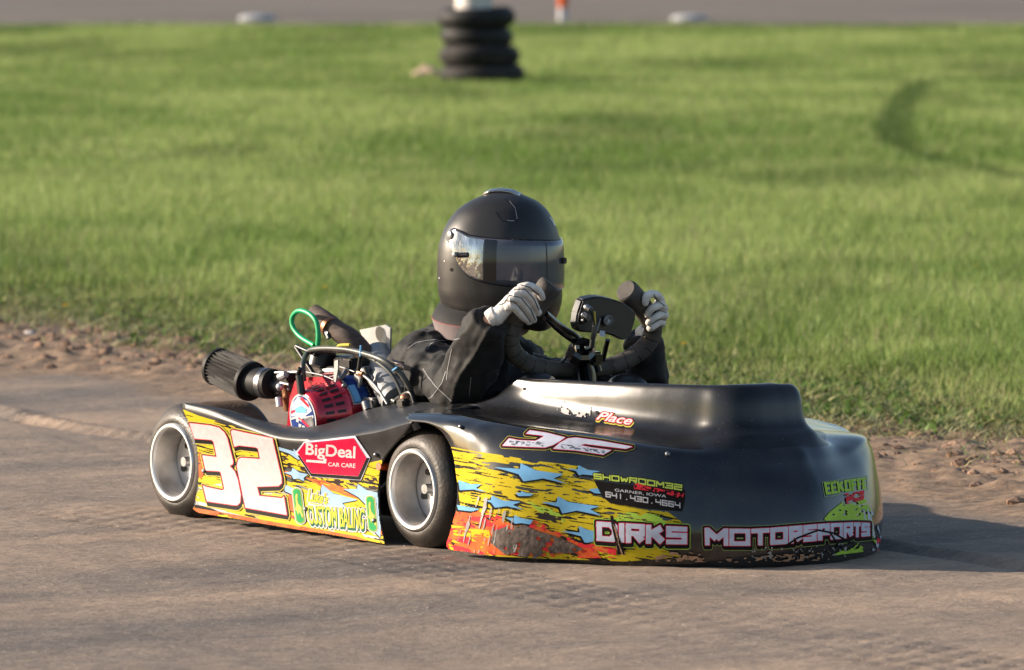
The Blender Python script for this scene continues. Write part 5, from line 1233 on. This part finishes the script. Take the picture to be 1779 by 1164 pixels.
for off, dy in ((-.004, 4), (-.016, 5), (-.024, -4)):
    last.append([hpt(2 * math.pi * k / NT, 547 + 23 * math.cos(2 * math.pi * k / NT) + dy, off) for k in range(NT)])
rows += last
V_ = [p for r in rows for p in r]; F_ = []
for i in range(len(rows) - 1):
    for k in range(NT):
        th = (k + .5) / NT * 360; th = th - 360 if th > 180 else th
        if i < len(ysr) - 1 and 13 <= i <= 17 and abs(th) < 74: continue
        F_.append((i * NT + k, i * NT + (k + 1) % NT, (i + 1) * NT + (k + 1) % NT, (i + 1) * NT + k))
helm = MB().use(M_helm).add(V_, F_).build('helmet', drv); dchild(helm); helm['label'] = 'matte black full face helmet turned to the driver\'s left'
def vtop(t): return pl([(0, 417), (30, 416), (60, 414), (90, 411), (108, 407), (118, 400), (128, 396), (136, 401)], abs(t))
def vbot(t): return pl([(0, 500), (30, 499), (60, 494), (80, 489), (95, 484), (105, 476), (112, 464), (120, 440), (128, 420), (136, 412)], abs(t))
def vgrid(t0, t1, n, off, s0=0, s1=1):
    return [[hpt(R(t0 + (t1 - t0) * i / n), vtop(t0 + (t1 - t0) * i / n) + (vbot(t0 + (t1 - t0) * i / n) - vtop(t0 + (t1 - t0) * i / n)) * (s0 + (s1 - s0) * j / 8), off) for j in range(9)] for i in range(n + 1)]
vz = MB().use(M_visor).grid(vgrid(-134, 134, 90, .0052)).build('visor', helm, solid=.002); vz['label'] = 'smoke tinted visor with clear tear-off film'
MB().use(M_visfilm).grid(vgrid(91, 126, 24, .0062, .04, .96)).build('tear_off_film', helm)
MB().use(M_blkg).grid(vgrid(79, 90, 8, .0060, .02, .98)).build('visor_band', helm)
mb = MB().use(M_blk)
mb.grid(vgrid(30, 31, 2, .0060, .02, .98)); mb.build('visor_seam', helm)
mb = MB().use(M_blkg)        # rubber edge of the port
for s_ in (0, 1):
    mb.tube([vgrid(-132, 132, 60, .003, -.03 if s_ == 0 else 1.0, 0 if s_ == 0 else 1.03)[i][4] for i in range(61)], .0016, 6, sub=1)
mb.build('port_trim', helm)
mb = MB().use(M_sil).lathe([(0, .011), (.004, .011), (.006, .008), (.0065, 0)], hpt(R(129), 408, .004), (hpt(R(129), 408, .02) - hpt(R(129), 408)).normalized(), 24); mb.build('visor_pivot', helm)
nn = (hpt(R(116), 442, .02) - hpt(R(116), 442)).normalized()
mb = MB().use(M_sil).lathe([(0, .006), (.012, .006), (.014, .003), (.014, 0)], hpt(R(116), 440, .005), nn, 16).use(M_blk).tube([hpt(R(114), 441, .009), hpt(R(105), 440, .008)], .006, 10); mb.build('visor_lock', helm)
MB().use(M_blk).box(hpt(0, 452, .010), (.010, .012, .014), bev=.002).build('visor_tab', helm)
mb = MB().use(M_visfilm)
g = []
for i in range(9):
    w_ = -.018 + .036 * i / 8; g.append([HEADC + HF * (x - .0) + HRt * w_ + Vector((0, 0, zz_ - .0012 * abs(i - 4))) for x, zz_ in ((-.035, .143), (-.018, .1495), (.006, .1515), (.030, .149), (.052, .140))])
mb.grid(g); mb.build('top_vent', helm, solid=.004)
hb = bvh_of(helm)
hd = union(sd_lines([[(862, 369), (872, 384), (884, 385)], [(884, 384), (899, 385)], [(878, 346), (890, 355), (897, 368), (899, 384)]], .7), sd_lines([[(955, 378), (961, 386), (963, 391)]], 1.5))
decal('vent_lines', helm, hb, (850, 336, 970, 400), .7, [(hd, M_blkg), (sd_lines([[(882, 383.5), (893, 384)]], .6), M_pipe), (sd_lines([[(885, 350), (895, 362), (898.5, 380)]], .5), M_seam)], .0006)
for a, b, r1, r2, mm in ((784.5, 468.5, 2.6, 3.2, M_blkg), (772.5, 453.5, 1.3, 1.3, M_sil), (763.5, 483, 1.5, 1.8, M_sil)):
    decal('rivet', helm, hb, (a - 5, b - 5, a + 5, b + 5), .5, [(oval(a, b, r1, r2, 0), mm)], .0008)
for ch in helm.children: pass
# neck collar
NCc = P(838, 556, v=.44)
rows = []; KM = []
for dr, dz in ((.080, .044), (.100, .036), (.113, .012), (.1134, .0112), (.1138, .0104), (.104, -.024), (.085, -.026)):
    rows.append([NCc + Vector((math.cos(t) * dr * 1.05, math.sin(t) * dr, dz - .020 * (math.cos(t - math.pi * .75) * -1) * 1.0)) for t in [2 * math.pi * k / 56 for k in range(56)]])
mb = MB().use(M_suit).grid(rows[:3], True).use(mat('collar_red_edge', (.22, .03, .03), .8)).grid(rows[2:5], True).use(mat('collar_grey_fabric', (.19, .15, .15), .8, var=.15)).grid(rows[4:], True)
col_ = dchild(mb.build('neck_collar', drv)); col_['label'] = 'dark foam neck collar with a grey band and red edge'
# gloves
def glove(fingers, palm, thumb, cuff, lines, bbox):
    mb_ = MB()
    for f in fingers: mb_.tube(f, [.0098, .0094, .0088, .0080][:len(f)], 12, 4).ball(f[-1], (.0081,) * 3, 6)
    for a, b, ra, rb in palm: mb_.tube([a, b], [ra, rb], 14).ball(a, (ra,) * 3, 8).ball(b, (rb,) * 3, 8)
    mb_.tube(thumb, [.0125, .0105, .009][:len(thumb)], 12, 4).ball(thumb[-1], (.009,) * 3, 6)
    mb_.tube(cuff, [.0215, .0225], 18)
    wr = lambda co, no: (fbm(co[:, 0] * 70 + co[:, 2] * 20, co[:, 1] * 60 - co[:, 2] * 50, 3, 71) - .5) * .0022
    g_ = dchild(remesh('glove', mb_, .0019, M_glove, drv, 2, wr))
    decal('glove_trim', g_, bvh_of(g_), bbox, .6, [(sd_lines(lines, .75), M_glv_b)], .0006)
    return g_
q = lambda x, y, du: SP(x, y, du)
g1_ = glove([[q(902, 501, .020), q(918, 497, .034), q(935, 505, .036), q(942, 517, .034)],
             [q(893, 512, .024), q(912, 509, .036), q(926, 524, .040), q(935, 543, .030)],
             [q(885, 521, .024), q(902, 520, .036), q(916, 538, .038), q(927, 556, .028)],
             [q(880, 533, .022), q(892, 533, .034), q(906, 548, .034), q(919, 559, .026)]],
            [(q(868, 545, .008), q(901, 508, .014), .018, .015), (q(866, 548, .008), q(884, 530, .016), .018, .015), (q(868, 545, .006), q(893, 518, .016), .019, .016)],
            [q(872, 540, -.012), q(895, 520, -.022), q(918, 516, -.020)], [q(851, 556, -.003), q(864, 547, .004)],
            [[(878, 522), (893, 524), (908, 540), (922, 560)], [(885, 513), (905, 517), (922, 538), (930, 556)], [(893, 503), (912, 502), (928, 520), (936, 538)], [(905, 495), (920, 499), (936, 512)], [(866, 530), (876, 527), (884, 514)], [(860, 528), (870, 518), (884, 510)]], (845, 485, 950, 570))
g1_['label'] = 'white glove with black seams nearest the helmet'
g2_ = glove([[q(1149, 524, .014), q(1140, 512, .026), q(1125, 513, .034), q(1121, 526, .036)],
             [q(1154, 536, .012), q(1147, 530, .027), q(1132, 536, .036), q(1125, 547, .034)],
             [q(1155, 549, .010), q(1148, 546, .026), q(1134, 553, .035), q(1127, 561, .032)],
             [q(1150, 561, .008), q(1144, 560, .024), q(1134, 567, .032), q(1129, 570, .028)]],
            [(q(1131, 573, -.024), q(1146, 529, .004), .017, .014), (q(1130, 574, -.024), q(1150, 545, .002), .018, .015), (q(1132, 573, -.02), q(1146, 559, .002), .017, .014)],
            [q(1130, 560, -.030), q(1116, 545, -.030), q(1108, 534, -.020)], [q(1115, 583, -.048), q(1126, 576, -.034)],
            [[(1154, 531), (1142, 522), (1129, 530)], [(1157, 543), (1145, 539), (1131, 548)], [(1156, 556), (1146, 555), (1132, 563)], [(1141, 520), (1136, 512)]], (1100, 495, 1170, 590))
g2_['label'] = 'white glove gripping the far side of the steering wheel'
